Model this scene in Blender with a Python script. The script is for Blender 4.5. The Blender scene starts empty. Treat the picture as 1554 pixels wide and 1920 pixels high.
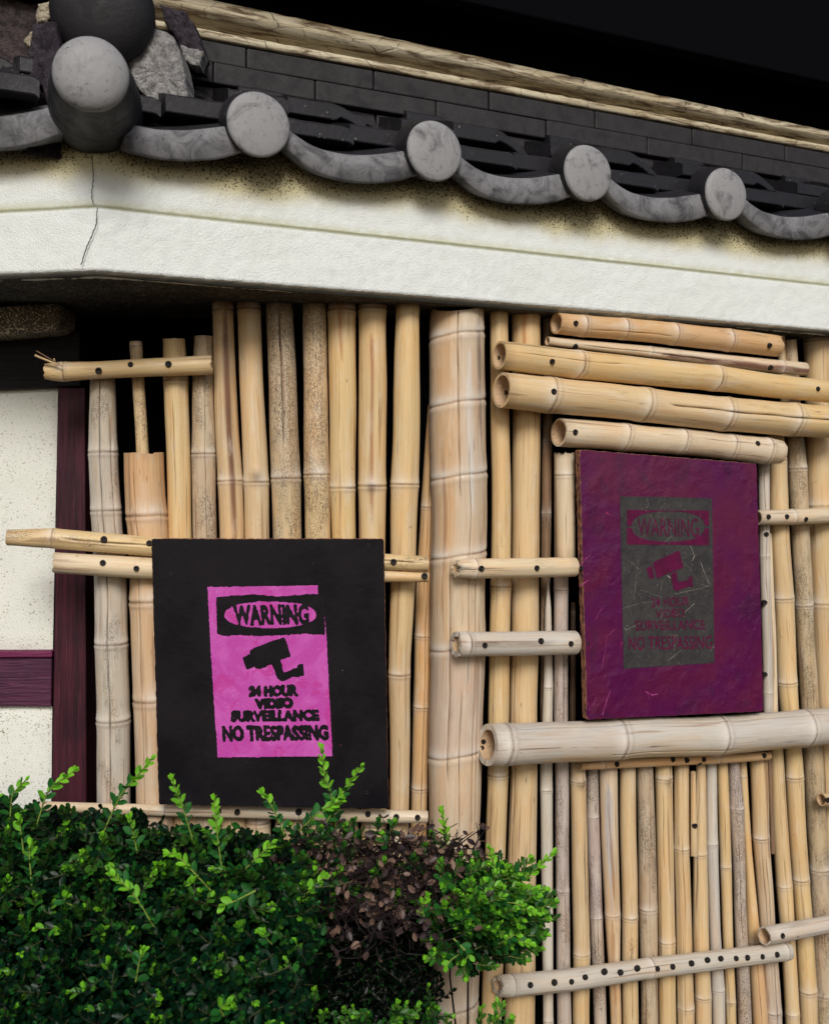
import bpy, bmesh, math, random
import numpy as np
from mathutils import Vector, Matrix, noise as mn

random.seed(7)
rng = np.random.default_rng(7)
S = bpy.context.scene
COL = S.collection
CZ = 1.5                                   # camera height over the ground

# ------------------------------------------------------------------ camera
cam_d = bpy.data.cameras.new('camera')
cam = bpy.data.objects.new('camera', cam_d)
COL.objects.link(cam)
cam.location = (0, 0, CZ)
cam.rotation_euler = (math.radians(90), 0, 0)
cam_d.sensor_fit = 'VERTICAL'
cam_d.sensor_height = 36
cam_d.lens = 37.5
cam_d.shift_y = -0.0344
cam_d.clip_start = 0.05
cam_d.clip_end = 500
cam_d.dof.use_dof = True
cam_d.dof.focus_distance = 1.64
cam_d.dof.aperture_fstop = 7.0
S.camera = cam

# ------------------------------------------------------------------ world, sun, exposure
SUN_EL, SUN_AZ = math.radians(34), math.radians(5)      # az measured from -Y (behind camera) towards -X
world = bpy.data.worlds.new('World')
S.world = world
world.use_nodes = True
wn = world.node_tree
sky = wn.nodes.new('ShaderNodeTexSky')
sky.sky_type = 'NISHITA'
sky.sun_disc = False
sky.sun_elevation = SUN_EL
sky.sun_rotation = math.pi + SUN_AZ * -1
sky.air_density = 1.0
sky.dust_density = 3.0
bg = wn.nodes['Background']
bg.inputs['Strength'].default_value = 0.05
wn.links.new(sky.outputs[0], bg.inputs[0])
sd = bpy.data.lights.new('sun', 'SUN')
sd.energy = 1.5
sd.angle = math.radians(20)
sd.color = (1.0, 0.975, 0.94)
sun = bpy.data.objects.new('sun', sd)
COL.objects.link(sun)
sdir = Vector((math.sin(SUN_AZ) * math.cos(SUN_EL), -math.cos(SUN_AZ) * math.cos(SUN_EL), math.sin(SUN_EL)))
sun.rotation_euler = sdir.to_track_quat('Z', 'Y').to_euler()
S.view_settings.view_transform = 'Standard'
S.view_settings.look = 'None'
S.view_settings.gamma = 1
S.view_settings.use_curve_mapping = False
S.view_settings.exposure = 0.68
S.render.engine = 'CYCLES'
S.cycles.use_denoising = True
S.cycles.max_bounces = 6

# ------------------------------------------------------------------ real planes of the place
A = (1.660, 0.10)        # bamboo screen left of the corner post  (Y = Y0 + t X)
B = (1.662, 0.488)       # bamboo screen right of the post, receding
F = (1.600, 0.488)       # eave front, receding
W = (1.760, 0.06)        # timber framed wall at the far left
def up(px, py, pl, off=0.0):
    u = (px - 777) / 2000.0
    v = (894 - py) / 2000.0
    Y = (pl[0] - off) / (1 - pl[1] * u)
    return Vector((u * Y, Y, v * Y + CZ))
def upy(px, py, Y):
    return Vector(((px - 777) / 2000 * Y, Y, (894 - py) / 2000 * Y + CZ))

# ------------------------------------------------------------------ node helper
def new_mat(name):
    m = bpy.data.materials.new(name)
    m.use_nodes = True
    nt = m.node_tree
    nt.nodes.clear()
    out = nt.nodes.new('ShaderNodeOutputMaterial')
    b = nt.nodes.new('ShaderNodeBsdfPrincipled')
    nt.links.new(b.outputs[0], out.inputs[0])
    return m, NT(nt, b)
class NT:
    def __init__(s, nt, b):
        s.nt, s.b = nt, b
    def link(s, v, sock):
        if hasattr(v, 'is_output'):
            s.nt.links.new(v, sock)
        elif isinstance(v, (tuple, list)):
            v = tuple(v)
            n = len(sock.default_value)
            sock.default_value = (v + (1.0,))[:n] if len(v) < n else v[:n]
        else:
            sock.default_value = v
    def math(s, op, a, b=0.0, c=0.0, clamp=False):
        n = s.nt.nodes.new('ShaderNodeMath')
        n.operation = op
        n.use_clamp = clamp
        for i, v in enumerate((a, b, c)):
            s.link(v, n.inputs[i])
        return n.outputs[0]
    def mix(s, f, a, b, mode='MIX'):
        n = s.nt.nodes.new('ShaderNodeMix')
        n.data_type = 'RGBA'
        n.blend_type = mode
        s.link(f, n.inputs[0]); s.link(a, n.inputs[6]); s.link(b, n.inputs[7])
        return n.outputs[2]
    def ramp(s, f, lo, hi, a=0.0, b=1.0):
        n = s.nt.nodes.new('ShaderNodeMapRange')
        n.interpolation_type = 'SMOOTHSTEP'
        for i, v in enumerate((f, lo, hi, a, b)):
            s.link(v, n.inputs[i])
        return n.outputs[0]
    def noise(s, vec, scale, detail=3, rough=0.55, dist=0.0, col=False):
        n = s.nt.nodes.new('ShaderNodeTexNoise')
        s.link(vec, n.inputs['Vector'])
        n.inputs['Scale'].default_value = scale
        n.inputs['Detail'].default_value = detail
        n.inputs['Roughness'].default_value = rough
        n.inputs['Distortion'].default_value = dist
        return n.outputs[1 if col else 0]
    def vor(s, vec, scale, feat='F1', rnd=1.0):
        n = s.nt.nodes.new('ShaderNodeTexVoronoi')
        n.feature = feat
        s.link(vec, n.inputs['Vector'])
        n.inputs['Scale'].default_value = scale
        n.inputs['Randomness'].default_value = rnd
        return n.outputs['Distance']
    def coord(s, kind='Object'):
        n = s.nt.nodes.new('ShaderNodeTexCoord')
        return n.outputs[kind]
    def mapv(s, vec, scale=(1, 1, 1), rot=(0, 0, 0), loc=(0, 0, 0)):
        n = s.nt.nodes.new('ShaderNodeMapping')
        s.link(vec, n.inputs[0])
        n.inputs['Scale'].default_value = scale
        n.inputs['Rotation'].default_value = rot
        n.inputs['Location'].default_value = loc
        return n.outputs[0]
    def attr(s, name):
        n = s.nt.nodes.new('ShaderNodeAttribute')
        n.attribute_name = name
        return n
    def sep(s, v):
        n = s.nt.nodes.new('ShaderNodeSeparateXYZ')
        s.link(v, n.inputs[0])
        return n.outputs
    def sepc(s, v):
        n = s.nt.nodes.new('ShaderNodeSeparateColor')
        s.link(v, n.inputs[0])
        return n.outputs
    def bump(s, h, dist, strength=1.0, prev=None):
        n = s.nt.nodes.new('ShaderNodeBump')
        s.link(h, n.inputs['Height'])
        n.inputs['Distance'].default_value = dist
        n.inputs['Strength'].default_value = strength
        if prev is not None:
            s.link(prev, n.inputs['Normal'])
        return n.outputs[0]
    def done(s, col, rough=0.6, normal=None, spec=0.4, **kw):
        s.link(col, s.b.inputs['Base Color'])
        s.link(rough, s.b.inputs['Roughness'])
        s.b.inputs['Specular IOR Level'].default_value = spec
        if normal is not None:
            s.link(normal, s.b.inputs['Normal'])
        for k, v in kw.items():
            s.link(v, s.b.inputs[k])

# ------------------------------------------------------------------ materials
def mat_bamboo():
    m, n = new_mat('bamboo')
    gc = n.attr('gc').outputs['Vector']
    tint = n.attr('tint')
    fx = n.sepc(n.attr('fx').outputs['Color'])
    mould = tint.outputs['Alpha']
    fib = n.noise(n.mapv(gc, (900, 900, 14)), 1, 3, .6)
    fib2 = n.noise(n.mapv(gc, (260, 260, 5)), 1, 3, .6)
    patch = n.noise(n.mapv(gc, (38, 38, 9)), 1, 4, .6, 0.4)
    col = tint.outputs['Color']
    c = n.mix(n.ramp(patch, .42, .70, 0, .42), col, n.mix(1.0, col, (1.06, 0.80, 0.56), 'MULTIPLY'))
    c = n.mix(n.ramp(n.noise(n.mapv(gc, (55, 55, 13), loc=(3, 1, 7)), 1, 4, .65), .50, .68, 0, .38), c, (0.70, 0.62, 0.50))
    c = n.mix(n.ramp(fib2, .48, .72, 0, .40), c, n.mix(1.0, c, (0.80, 0.60, 0.40), 'MULTIPLY'))
    c = n.mix(n.ramp(fib, .35, .75, 0, .32), c, n.mix(1.0, c, (0.62, 0.55, 0.47), 'MULTIPLY'))
    # brown weather streaks running with the grain
    st = n.noise(n.mapv(gc, (120, 120, 3.5), loc=(9, 4, 2)), 1, 2, .5)
    c = n.mix(n.ramp(st, .61, .72, 0, .65), c, (0.27, 0.15, 0.08))
    gw = n.noise(n.mapv(gc, (48, 48, 6), loc=(6, 2, 8)), 1, 4, .7)
    c = n.mix(n.ramp(gw, .58, .72, 0, .42), c, n.mix(1.0, c, (0.50, 0.47, 0.45), 'MULTIPLY'))
    # pin-point mould, gathered in clouds
    msk = n.ramp(n.noise(n.mapv(gc, (34, 34, 11), loc=(5, 5, 1)), 1, 4, .65), n.math('SUBTRACT', .78, n.math('MULTIPLY', mould, .38)), n.math('SUBTRACT', .98, n.math('MULTIPLY', mould, .42)))
    dots = n.ramp(n.noise(n.mapv(gc, (1, 1, .6)), 620, 3, .75), .47, .60)
    smear = n.ramp(n.noise(n.mapv(gc, (1, 1, .10), loc=(2, 2, 6)), 420, 4, .75), .56, .64)
    dots = n.math('MAXIMUM', dots, smear)
    c = n.mix(n.math('MULTIPLY', n.math('MULTIPLY', dots, msk), .85), c, (0.060, 0.042, 0.030))
    hair = n.noise(n.mapv(gc, (150, 150, 1.6), loc=(7, 3, 5)), 1, 1, .4)
    hl = n.ramp(n.math('ABSOLUTE', n.math('SUBTRACT', hair, .5)), .0, .009, 1, 0)
    gate = n.ramp(n.noise(n.mapv(gc, (30, 30, 7), loc=(4, 9, 5)), 1, 3, .6), .52, .58)
    c = n.mix(n.math('MULTIPLY', n.math('MULTIPLY', hl, gate), .75), c, (0.10, 0.055, 0.035))
    bl = n.ramp(n.noise(n.mapv(gc, (60, 60, 40), loc=(1, 3, 9)), 1, 4, .7), .68, .74)
    c = n.mix(n.math('MULTIPLY', bl, .55), c, (0.20, 0.13, 0.085))
    sp = n.ramp(n.noise(gc, 330, 2, .6), .70, .75)
    c = n.mix(n.math('MULTIPLY', sp, .60), c, (0.12, 0.07, 0.04))
    # whitish scuffs
    sc = n.ramp(n.noise(n.mapv(gc, (210, 210, 26), loc=(1, 8, 3)), 1, 5, .78), .68, .71)
    c = n.mix(n.math('MULTIPLY', sc, .7), c, (0.74, 0.70, 0.64))
    # node bloom, node scar, cracks, cut ends
    c = n.mix(n.math('MULTIPLY', fx[1], n.ramp(fib2, .25, .65, .5, 1.0)), c, (0.76, 0.71, 0.64))
    c = n.mix(n.math('MULTIPLY', fx[0], n.ramp(fib2, .2, .6, .55, 1.0)), c, (0.115, 0.058, 0.040))
    c = n.mix(fx[2], c, (0.035, 0.018, 0.012))
    h = n.math('ADD', n.math('MULTIPLY', fib, .5), n.math('MULTIPLY', fib2, .8))
    nm = n.bump(h, .0006, .55)
    n.done(c, n.ramp(patch, .3, .7, .36, .60), nm, .42)
    return m
def mat_inner():
    m, n = new_mat('bamboo_inside')
    gc = n.coord()
    a = n.noise(gc, 160, 4, .6)
    c = n.mix(a, (0.42, 0.27, 0.15), (0.62, 0.45, 0.29))
    c = n.mix(n.ramp(n.noise(gc, 420, 2, .6), .58, .66, 0, .7), c, (0.14, 0.07, 0.04))
    n.done(c, .8, n.bump(a, .001, .6), .15)
    return m
def mat_stucco(name, base=(0.80, 0.81, 0.79), zstain=None, speck=0.0, dirt=None, amp=.0011):
    m, n = new_mat(name)
    gc = n.coord()
    z = n.sep(gc)[2]
    big = n.noise(gc, 9, 4, .6)
    mid = n.noise(gc, 60, 3, .6)
    grain = n.noise(gc, 400, 3, .6)
    fine = n.noise(gc, 900, 2, .6)
    c = n.mix(n.ramp(big, .35, .7, 0, .5), base, tuple(x * y for x, y in zip(base, (.94, .95, .90))))
    c = n.mix(n.ramp(mid, .45, .8, 0, .25), c, (0.66, 0.67, 0.60))
    if zstain:
        z0, z1, gz = zstain            # stain grows upward from z0 to z1, seam at gz
        wob = n.math('MULTIPLY', n.math('SUBTRACT', n.noise(n.mapv(gc, (1, 1, .35)), 7, 4, .65), .5), .06)
        zz = n.math('ADD', z, wob)
        t = n.ramp(zz, z0, z1)
        c = n.mix(n.math('MULTIPLY', n.ramp(t, .0, .55), .85), c, (0.56, 0.49, 0.25))
        c = n.mix(n.math('MULTIPLY', n.ramp(t, .55, 1), .8), c, (0.16, 0.13, 0.065))
        d1 = n.noise(gc, 340, 3, .66)
        thr = n.math('SUBTRACT', .67, n.math('MULTIPLY', t, .20))
        dm = n.ramp(d1, thr, n.math('ADD', thr, .05))
        c = n.mix(n.math('MULTIPLY', n.math('MULTIPLY', dm, n.ramp(t, .0, .45)), .92), c, (0.045, 0.030, 0.014))
        # green line of dirt at the seam
        dz = n.math('ABSOLUTE', n.math('SUBTRACT', zz, gz))
        seam = n.ramp(n.math('ABSOLUTE', n.math('SUBTRACT', z, gz)), .0055, .0005)
        seam2 = n.ramp(n.math('SUBTRACT', z, gz), .016, .0)
        below = n.ramp(n.math('SUBTRACT', z, gz), -.006, .0)
        c = n.mix(n.math('MULTIPLY', n.math('MULTIPLY', seam2, below), n.ramp(mid, .2, .6, .3, .75)), c, (0.46, 0.46, 0.28))
        c = n.mix(n.math('MULTIPLY', seam, .75), c, (0.17, 0.17, 0.085))
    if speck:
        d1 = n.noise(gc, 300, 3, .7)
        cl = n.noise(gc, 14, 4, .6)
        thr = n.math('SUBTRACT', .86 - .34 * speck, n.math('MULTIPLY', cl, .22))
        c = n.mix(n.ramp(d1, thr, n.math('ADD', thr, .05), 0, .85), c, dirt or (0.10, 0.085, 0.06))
    pits = n.ramp(n.noise(gc, 480, 2, .5), .69, .76)
    c = n.mix(n.math('MULTIPLY', pits, .35), c, (0.30, 0.30, 0.27))
    h = n.math('ADD', grain, n.math('MULTIPLY', fine, .35))
    n.done(c, .92, n.bump(h, amp * 2.0, .75), .15)
    return m
def mat_tile(name, pale, dark, amount, gloss=.45, spk=True, vein=.8):
    m, n = new_mat(name)
    gc = n.coord()
    a = n.noise(gc, 26, 5, .68, .8)
    b = n.noise(n.mapv(gc, (1, 1, .35)), 70, 4, .65, .5)
    c = n.mix(n.ramp(a, .5 - amount, .72 - amount * .3, 0, 1), pale, dark)
    c = n.mix(n.ramp(b, .52, .70, 0, .4), c, tuple(x * .5 for x in pale))
    c = n.mix(n.ramp(n.noise(gc, 95, 5, .75, .5), .60, .68, 0, vein), c, dark)
    if spk:
        c = n.mix(n.ramp(n.noise(gc, 210, 2, .6), .72, .75, 0, .8), c, (0.5, 0.5, 0.47))
    c = n.mix(n.ramp(n.noise(gc, 170, 3, .7), .64, .70, 0, .8), c, tuple(x * .3 for x in dark))
    h = n.math('ADD', n.noise(gc, 120, 4, .6), n.math('MULTIPLY', n.noise(gc, 700, 2, .5), .4))
    n.done(c, n.ramp(a, .3, .7, gloss, gloss + .25), n.bump(h, .0012, .5), .4)
    return m
def mat_mortar(name, a, b, sp=.5):
    m, n = new_mat(name)
    gc = n.coord()
    x = n.noise(gc, 90, 5, .7)
    c = n.mix(n.ramp(x, .35, .65), a, b)
    c = n.mix(n.ramp(n.noise(gc, 260, 4, .7), .56, .64, 0, sp), c, (0.05, 0.045, 0.05))
    n.done(c, .95, n.bump(n.math('ADD', x, n.noise(gc, 400, 3, .7)), .004, .9), .1)
    return m
def mat_moulding():
    m, n = new_mat('cream_moulding')
    gc = n.coord()
    gl = n.mapv(gc, (1, 1, 1), (0, 0, math.radians(-26)))
    lg = n.mapv(gl, (5, 60, 60))
    a = n.noise(lg, 1, 5, .7, .6)
    c = n.mix(n.ramp(a, .4, .65), (0.58, 0.52, 0.38), (0.44, 0.36, 0.22))
    c = n.mix(n.ramp(n.noise(n.mapv(gl, (9, 90, 90), loc=(2, 4, 1)), 1, 5, .72, .6), .46, .60, 0, .85), c, (0.09, 0.045, 0.02))
    c = n.mix(n.ramp(n.noise(gc, 300, 3, .7), .63, .68, 0, .7), c, (0.06, 0.03, 0.015))
    cr = n.ramp(n.vor(n.mapv(gl, (14, 40, 40)), 1, 'DISTANCE_TO_EDGE'), .0, .016, 1, 0)
    c = n.mix(n.math('MULTIPLY', cr, n.ramp(n.noise(gc, 14, 2), .55, .62)), c, (0.04, 0.02, 0.015))
    n.done(c, .75, n.bump(n.math('SUBTRACT', a, cr), .0018, .8), .2)
    return m
def mat_wood(name, ca, cb, cc, axis=2, scale=1.0):
    m, n = new_mat(name)
    gc = n.coord()
    sc = [150 * scale] * 3
    sc[axis] = 5 * scale
    g = n.noise(n.mapv(gc, tuple(sc)), 1, 4, .65, .3)
    sc2 = [420 * scale] * 3
    sc2[axis] = 9 * scale
    g2 = n.noise(n.mapv(gc, tuple(sc2)), 1, 3, .6)
    b = n.noise(gc, 9, 3, .6)
    c = n.mix(n.ramp(g, .35, .65), ca, cb)
    c = n.mix(n.ramp(b, .45, .65, 0, .6), c, cc)
    c = n.mix(n.ramp(g2, .60, .72, 0, .55), c, tuple(min(1, x * 2.6 + .02) for x in ca))
    c = n.mix(n.ramp(g, .62, .70, 0, .9), c, tuple(x * .15 for x in ca))
    n.done(c, .62, n.bump(n.math('ADD', g, n.math('MULTIPLY', g2, .4)), .0035, .8), .35)
    return m
def mat_plain(name, col, rough=.7, spec=.3, amp=0.0, sc=200, var=.25):
    m, n = new_mat(name)
    gc = n.coord()
    a = n.noise(gc, sc, 4, .6)
    c = n.mix(n.ramp(a, .35, .7), col, tuple(x * (1 - var) for x in col))
    n.done(c, rough, n.bump(a, amp or .0004, .6), spec)
    return m
def scratches(n, gc, thr=.02):
    out = None
    for i, (r, f) in enumerate(((.5, 5), (1.9, 6), (2.6, 4.5), (1.1, 7), (-.35, 5))):
        v = n.mapv(gc, (1, 1, 1), (0, r, 0), (i * 3.1, 0, i * 1.7))
        w = n.noise(n.mapv(v, (f * 2.2, 1, f * 34)), 1, 2, .5, .25)
        line = n.ramp(n.math('ABSOLUTE', n.math('SUBTRACT', w, .5)), .0, thr * .38, 1, 0)
        gate = n.ramp(n.noise(n.mapv(v, (26, 26, 30), loc=(4, i, 2)), 1, 2, .6), .60, .68)
        l = n.math('MULTIPLY', line, gate)
        out = l if out is None else n.math('MAXIMUM', out, l)
    return out
def mat_black_board():
    m, n = new_mat('black_painted_board')
    gc = n.coord()
    a = n.noise(gc, 12, 4, .65)
    c = n.mix(n.ramp(a, .35, .7), (0.0065, 0.006, 0.0075), (0.011, 0.009, 0.012))
    c = n.mix(n.ramp(n.noise(gc, 150, 3, .7), .74, .77, 0, .7), c, (0.20, 0.03, 0.12))
    c = n.mix(n.ramp(n.noise(gc, 230, 2, .6), .79, .80, 0, .8), c, (0.35, 0.33, 0.33))
    h = n.math('ADD', n.noise(gc, 90, 4, .6), n.math('MULTIPLY', n.noise(gc, 500, 3, .6), .35))
    n.done(c, n.ramp(a, .35, .65, .38, .6), n.bump(h, .0010, .5), .10)
    return m
def mat_board_edge():
    m, n = new_mat('rusty_board_edge')
    gc = n.coord()
    a = n.noise(n.mapv(gc, (1, 1, .6)), 130, 5, .7)
    c = n.mix(n.ramp(a, .38, .56), (0.055, 0.02, 0.03), (0.26, 0.12, 0.065))
    c = n.mix(n.ramp(n.noise(gc, 420, 3, .7), .60, .68, 0, .8), c, (0.50, 0.33, 0.22))
    n.done(c, .85, n.bump(a, .003, .9), .15)
    return m
def mat_purple_board():
    m, n = new_mat('purple_painted_board')
    gc = n.coord()
    big = n.noise(gc, 11, 4, .6, .4)
    lump = n.noise(n.mapv(gc, (1, 1, 1)), 42, 4, .50, .3)
    c = n.mix(n.ramp(big, .36, .64), (0.082, 0.002, 0.058), (0.100, 0.003, 0.040))
    c = n.mix(n.ramp(n.noise(gc, 18, 4, .65, .6), .54, .68, 0, .5), c, (0.040, 0.006, 0.036))  # duller patches, grey sky reflection put into the paint colour
    fl = n.ramp(n.noise(gc, 75, 5, .78, 1.0), .645, .69)
    c = n.mix(n.math('MULTIPLY', fl, n.ramp(n.noise(gc, 10, 2), .48, .62)), c, (0.40, 0.03, 0.10))
    c = n.mix(n.math('MULTIPLY', scratches(n, gc, .007), .4), c, (0.40, 0.08, 0.26))
    c = n.mix(n.ramp(n.noise(gc, 330, 2, .6), .75, .77, 0, .8), c, (0.45, 0.16, 0.20))
    area = n.ramp(n.noise(gc, 8, 3, .5), .40, .60, .25, 1.0)
    h = n.math('ADD', n.math('MULTIPLY', lump, area), n.math('MULTIPLY', n.noise(gc, 260, 3, .6), .12))
    n.done(c, n.ramp(big, .3, .7, .30, .42), n.bump(h, .0065, .65), .6, **{'Coat Weight': .6, 'Coat Roughness': .24})
    return m
def mat_pink_print():
    m, n = new_mat('pink_stencil_paint')
    gc = n.coord()
    a = n.noise(gc, 22, 4, .6, 1.2)
    c = n.mix(n.ramp(a, .40, .62), (0.46, 0.055, 0.34), (0.52, 0.09, 0.41))
    c = n.mix(n.ramp(n.noise(n.mapv(gc, loc=(3, 0, 3)), 16, 3, .6, 2.0), .60, .63, 0, .6), c, (0.46, 0.03, 0.25))
    c = n.mix(n.ramp(n.noise(gc, 190, 3, .7), .60, .70, 0, .35), c, (0.62, 0.26, 0.55))
    c = n.mix(n.ramp(n.noise(gc, 260, 3, .7), .72, .75, 0, .8), c, (0.10, 0.015, 0.07))
    n.done(c, .6, n.bump(n.noise(gc, 320, 3, .6), .0007, .6), .25)
    return m
def mat_grey_print():
    m, n = new_mat('grey_stencil_paint')
    gc = n.coord()
    a = n.noise(gc, 30, 4, .6, .8)
    c = n.mix(n.ramp(a, .4, .65), (0.046, 0.044, 0.043), (0.033, 0.031, 0.032))
    c = n.mix(n.ramp(n.noise(gc, 210, 3, .7), .62, .68, 0, .5), c, (0.10, 0.10, 0.095))
    c = n.mix(n.math('MULTIPLY', scratches(n, gc, .009), .6), c, (0.40, 0.37, 0.33))
    c = n.mix(n.ramp(n.noise(gc, 240, 3, .7), .71, .735, 0, .8), c, (0.45, 0.42, 0.33))
    c = n.mix(n.ramp(n.noise(n.mapv(gc, loc=(1, 1, 5)), 50, 4, .7, 1), .66, .70, 0, .6), c, (0.17, 0.08, 0.05))
    n.done(c, .5, n.bump(n.noise(gc, 160, 4, .6), .0022, .6), .35)
    return m
def mat_letter(name, col, var, scr=False):
    m, n = new_mat(name)
    gc = n.coord()
    c = n.mix(n.ramp(n.noise(gc, 45, 4, .6), .4, .65), col, var)
    if scr:
        c = n.mix(n.math('MULTIPLY', scratches(n, gc, .02), .45), c, (0.35, 0.22, 0.24))
    n.done(c, .5, n.bump(n.noise(gc, 200, 3, .6), .0008, .5), .3 if scr else .10)
    return m
def mat_leaf():
    m, n = new_mat('leaf')
    a = n.attr('tint').outputs['Color']
    gc = n.coord()
    c = n.mix(n.ramp(n.noise(gc, 260, 3, .6), .4, .7, 0, .35), a, n.mix(1.0, a, (0.55, 0.62, 0.8), 'MULTIPLY'))
    n.done(c, .42, n.bump(n.noise(gc, 300, 2, .5), .0006, .4), .32)
    tr = n.nt.nodes.new('ShaderNodeBsdfTranslucent')
    n.link(n.mix(1.0, c, (1.3, 1.25, .35), 'MULTIPLY'), tr.inputs[0])
    ms = n.nt.nodes.new('ShaderNodeMixShader')
    ms.inputs[0].default_value = .22
    out = [x for x in n.nt.nodes if x.type == 'OUTPUT_MATERIAL'][0]
    n.nt.links.new(n.b.outputs[0], ms.inputs[1])
    n.nt.links.new(tr.outputs[0], ms.inputs[2])
    n.nt.links.new(ms.outputs[0], out.inputs[0])
    return m
def mat_attr(name, rough=.7):
    m, n = new_mat(name)
    n.done(n.attr('tint').outputs['Color'], rough, None, .2)
    return m

M = {}
M['bamboo'] = mat_bamboo()
M['inner'] = mat_inner()
M['fascia'] = mat_stucco('white_stucco_eave', (0.80, 0.835, 0.82), zstain=(CZ + .368, CZ + .455, CZ + .3555))
M['soffit'] = mat_stucco('grimy_shaded_soffit', (0.12, 0.115, 0.11), speck=.9, dirt=(0.02, 0.018, 0.018))  # base darkened to paint in shade under the eave; specks are grime
M['panel'] = mat_stucco('white_stucco_wall', (0.80, 0.81, 0.75), speck=.45, dirt=(0.30, 0.27, 0.18))
M['block'] = mat_stucco('speckled_plaster', (0.66, 0.58, 0.44), speck=.98, dirt=(0.03, 0.022, 0.018))
M['tile_pale'] = mat_tile('silvery_roof_tile', (0.20, 0.20, 0.21), (0.055, 0.053, 0.060), .12, .5, False, .6)
M['tile_disc'] = mat_tile('pale_tile_end', (0.27, 0.27, 0.275), (0.10, 0.10, 0.105), .0, .5, False, .6)
M['tile_dark'] = mat_tile('dark_roof_tile', (0.017, 0.016, 0.020), (0.009, 0.0085, 0.011), .1, .36)
M['tile_black'] = mat_tile('black_roof_tile', (0.012, 0.011, 0.014), (0.008, 0.0075, 0.010), .15, .5, False)
M['tile_shaded'] = mat_tile('shaded_tile_side', (0.024, 0.023, 0.027), (0.010, 0.0095, 0.012), .1, .45, False)  # ornament body, shade put into the colour
M['ridge'] = mat_tile('flat_ridge_tile', (0.026, 0.024, 0.026), (0.016, 0.0145, 0.017), .1, .55, False)
M['ridge_purple'] = mat_tile('purplish_ridge_tile', (0.036, 0.022, 0.034), (0.020, 0.013, 0.020), .1, .6, False)
M['mortar'] = mat_mortar('grey_mortar', (0.36, 0.35, 0.34), (0.17, 0.165, 0.165))
M['mortar_dark'] = mat_mortar('dark_mortar', (0.060, 0.050, 0.062), (0.025, 0.02, 0.026), .3)
M['mortar_cream'] = mat_mortar('cream_mortar', (0.52, 0.46, 0.35), (0.34, 0.29, 0.21))
M['mortar_pink'] = mat_mortar('dusty_mortar', (0.10, 0.078, 0.078), (0.035, 0.028, 0.03))
M['moulding'] = mat_moulding()
M['black'] = mat_plain('shade_black', (0.0015, 0.0015, 0.002), .9, .03)  # black standing for deep shade in gaps and under the overhang
M['shaded_soffit'] = mat_plain('shaded_roughcast', (0.0025, 0.0025, 0.004), .95, .05, .004, 260)  # upper eave front, its shade put into the near black colour
M['post'] = mat_wood('purple_stained_timber', (0.062, 0.008, 0.018), (0.026, 0.003, 0.010), (0.010, 0.0015, 0.006))
M['beam'] = mat_wood('purple_stained_beam', (0.085, 0.018, 0.050), (0.050, 0.009, 0.032), (0.034, 0.008, 0.028), axis=0)
M['trim'] = mat_wood('magenta_trim', (0.17, 0.018, 0.075), (0.12, 0.012, 0.055), (0.10, 0.01, 0.045), axis=0)
M['darkbeam'] = mat_wood('near_black_beam', (0.004, 0.002, 0.004), (0.003, 0.0015, 0.003), (0.003, 0.002, 0.003), axis=0)
M['crack'] = mat_plain('crack_shadow', (0.045, 0.022, 0.016), .9, .1)
M['screw'] = mat_plain('dark_screw', (0.010, 0.007, 0.006), .55, .3)
M['screw_light'] = mat_plain('worn_screw', (0.16, 0.12, 0.11), .4, .5)
M['board_black'] = mat_black_board()
M['board_purple'] = mat_purple_board()
M['edge'] = mat_board_edge()
M['pink'] = mat_pink_print()
M['grey'] = mat_grey_print()
M['letter_black'] = mat_letter('black_lettering', (0.0065, 0.006, 0.0075), (0.011, 0.009, 0.012))
M['letter_magenta'] = mat_letter('magenta_lettering', (0.105, 0.004, 0.042), (0.075, 0.004, 0.032), True)
M['leaf'] = mat_leaf()
M['twig'] = mat_attr('twig_bark')
M['soil'] = mat_plain('soil', (0.05, 0.036, 0.025), .95, .1, .01, 40, .5)

# ------------------------------------------------------------------ object helpers
def link(o, parent=None):
    COL.objects.link(o)
    if parent is not None:
        o.parent = parent
    return o
def obj(name, verts, faces, mat, parent=None, smooth=False, label=None):
    me = bpy.data.meshes.new(name)
    me.from_pydata([tuple(v) for v in verts], [], faces)
    me.materials.append(mat)
    if smooth:
        me.polygons.foreach_set('use_smooth', [True] * len(me.polygons))
    me.update()
    o = bpy.data.objects.new(name, me)
    if label:
        o['label'] = label
    return link(o, parent)
def thing(name, label, cat, loc=(0, 0, 0), group=None):
    o = bpy.data.objects.new(name, None)
    o.empty_display_size = .1
    o['label'] = label
    o['category'] = cat
    if group:
        o['group'] = group
    link(o)
    return o                                # parts are built in world coordinates, the Empty stays at the origin of the place
def frame_obj(name, verts, faces, mat, mw, parent=None, smooth=False, label=None):
    return obj(name, [mw @ Vector(v) for v in verts], faces, mat, parent, smooth, label)
def col_attr(me, name, arr):
    a = me.attributes.new(name, 'FLOAT_COLOR', 'POINT')
    a.data.foreach_set('color', np.ascontiguousarray(arr, np.float32).ravel())
def n1(x, seed=0.0):
    return mn.noise(Vector((x, seed * 7.13 + .37, seed * 3.7)))

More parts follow.
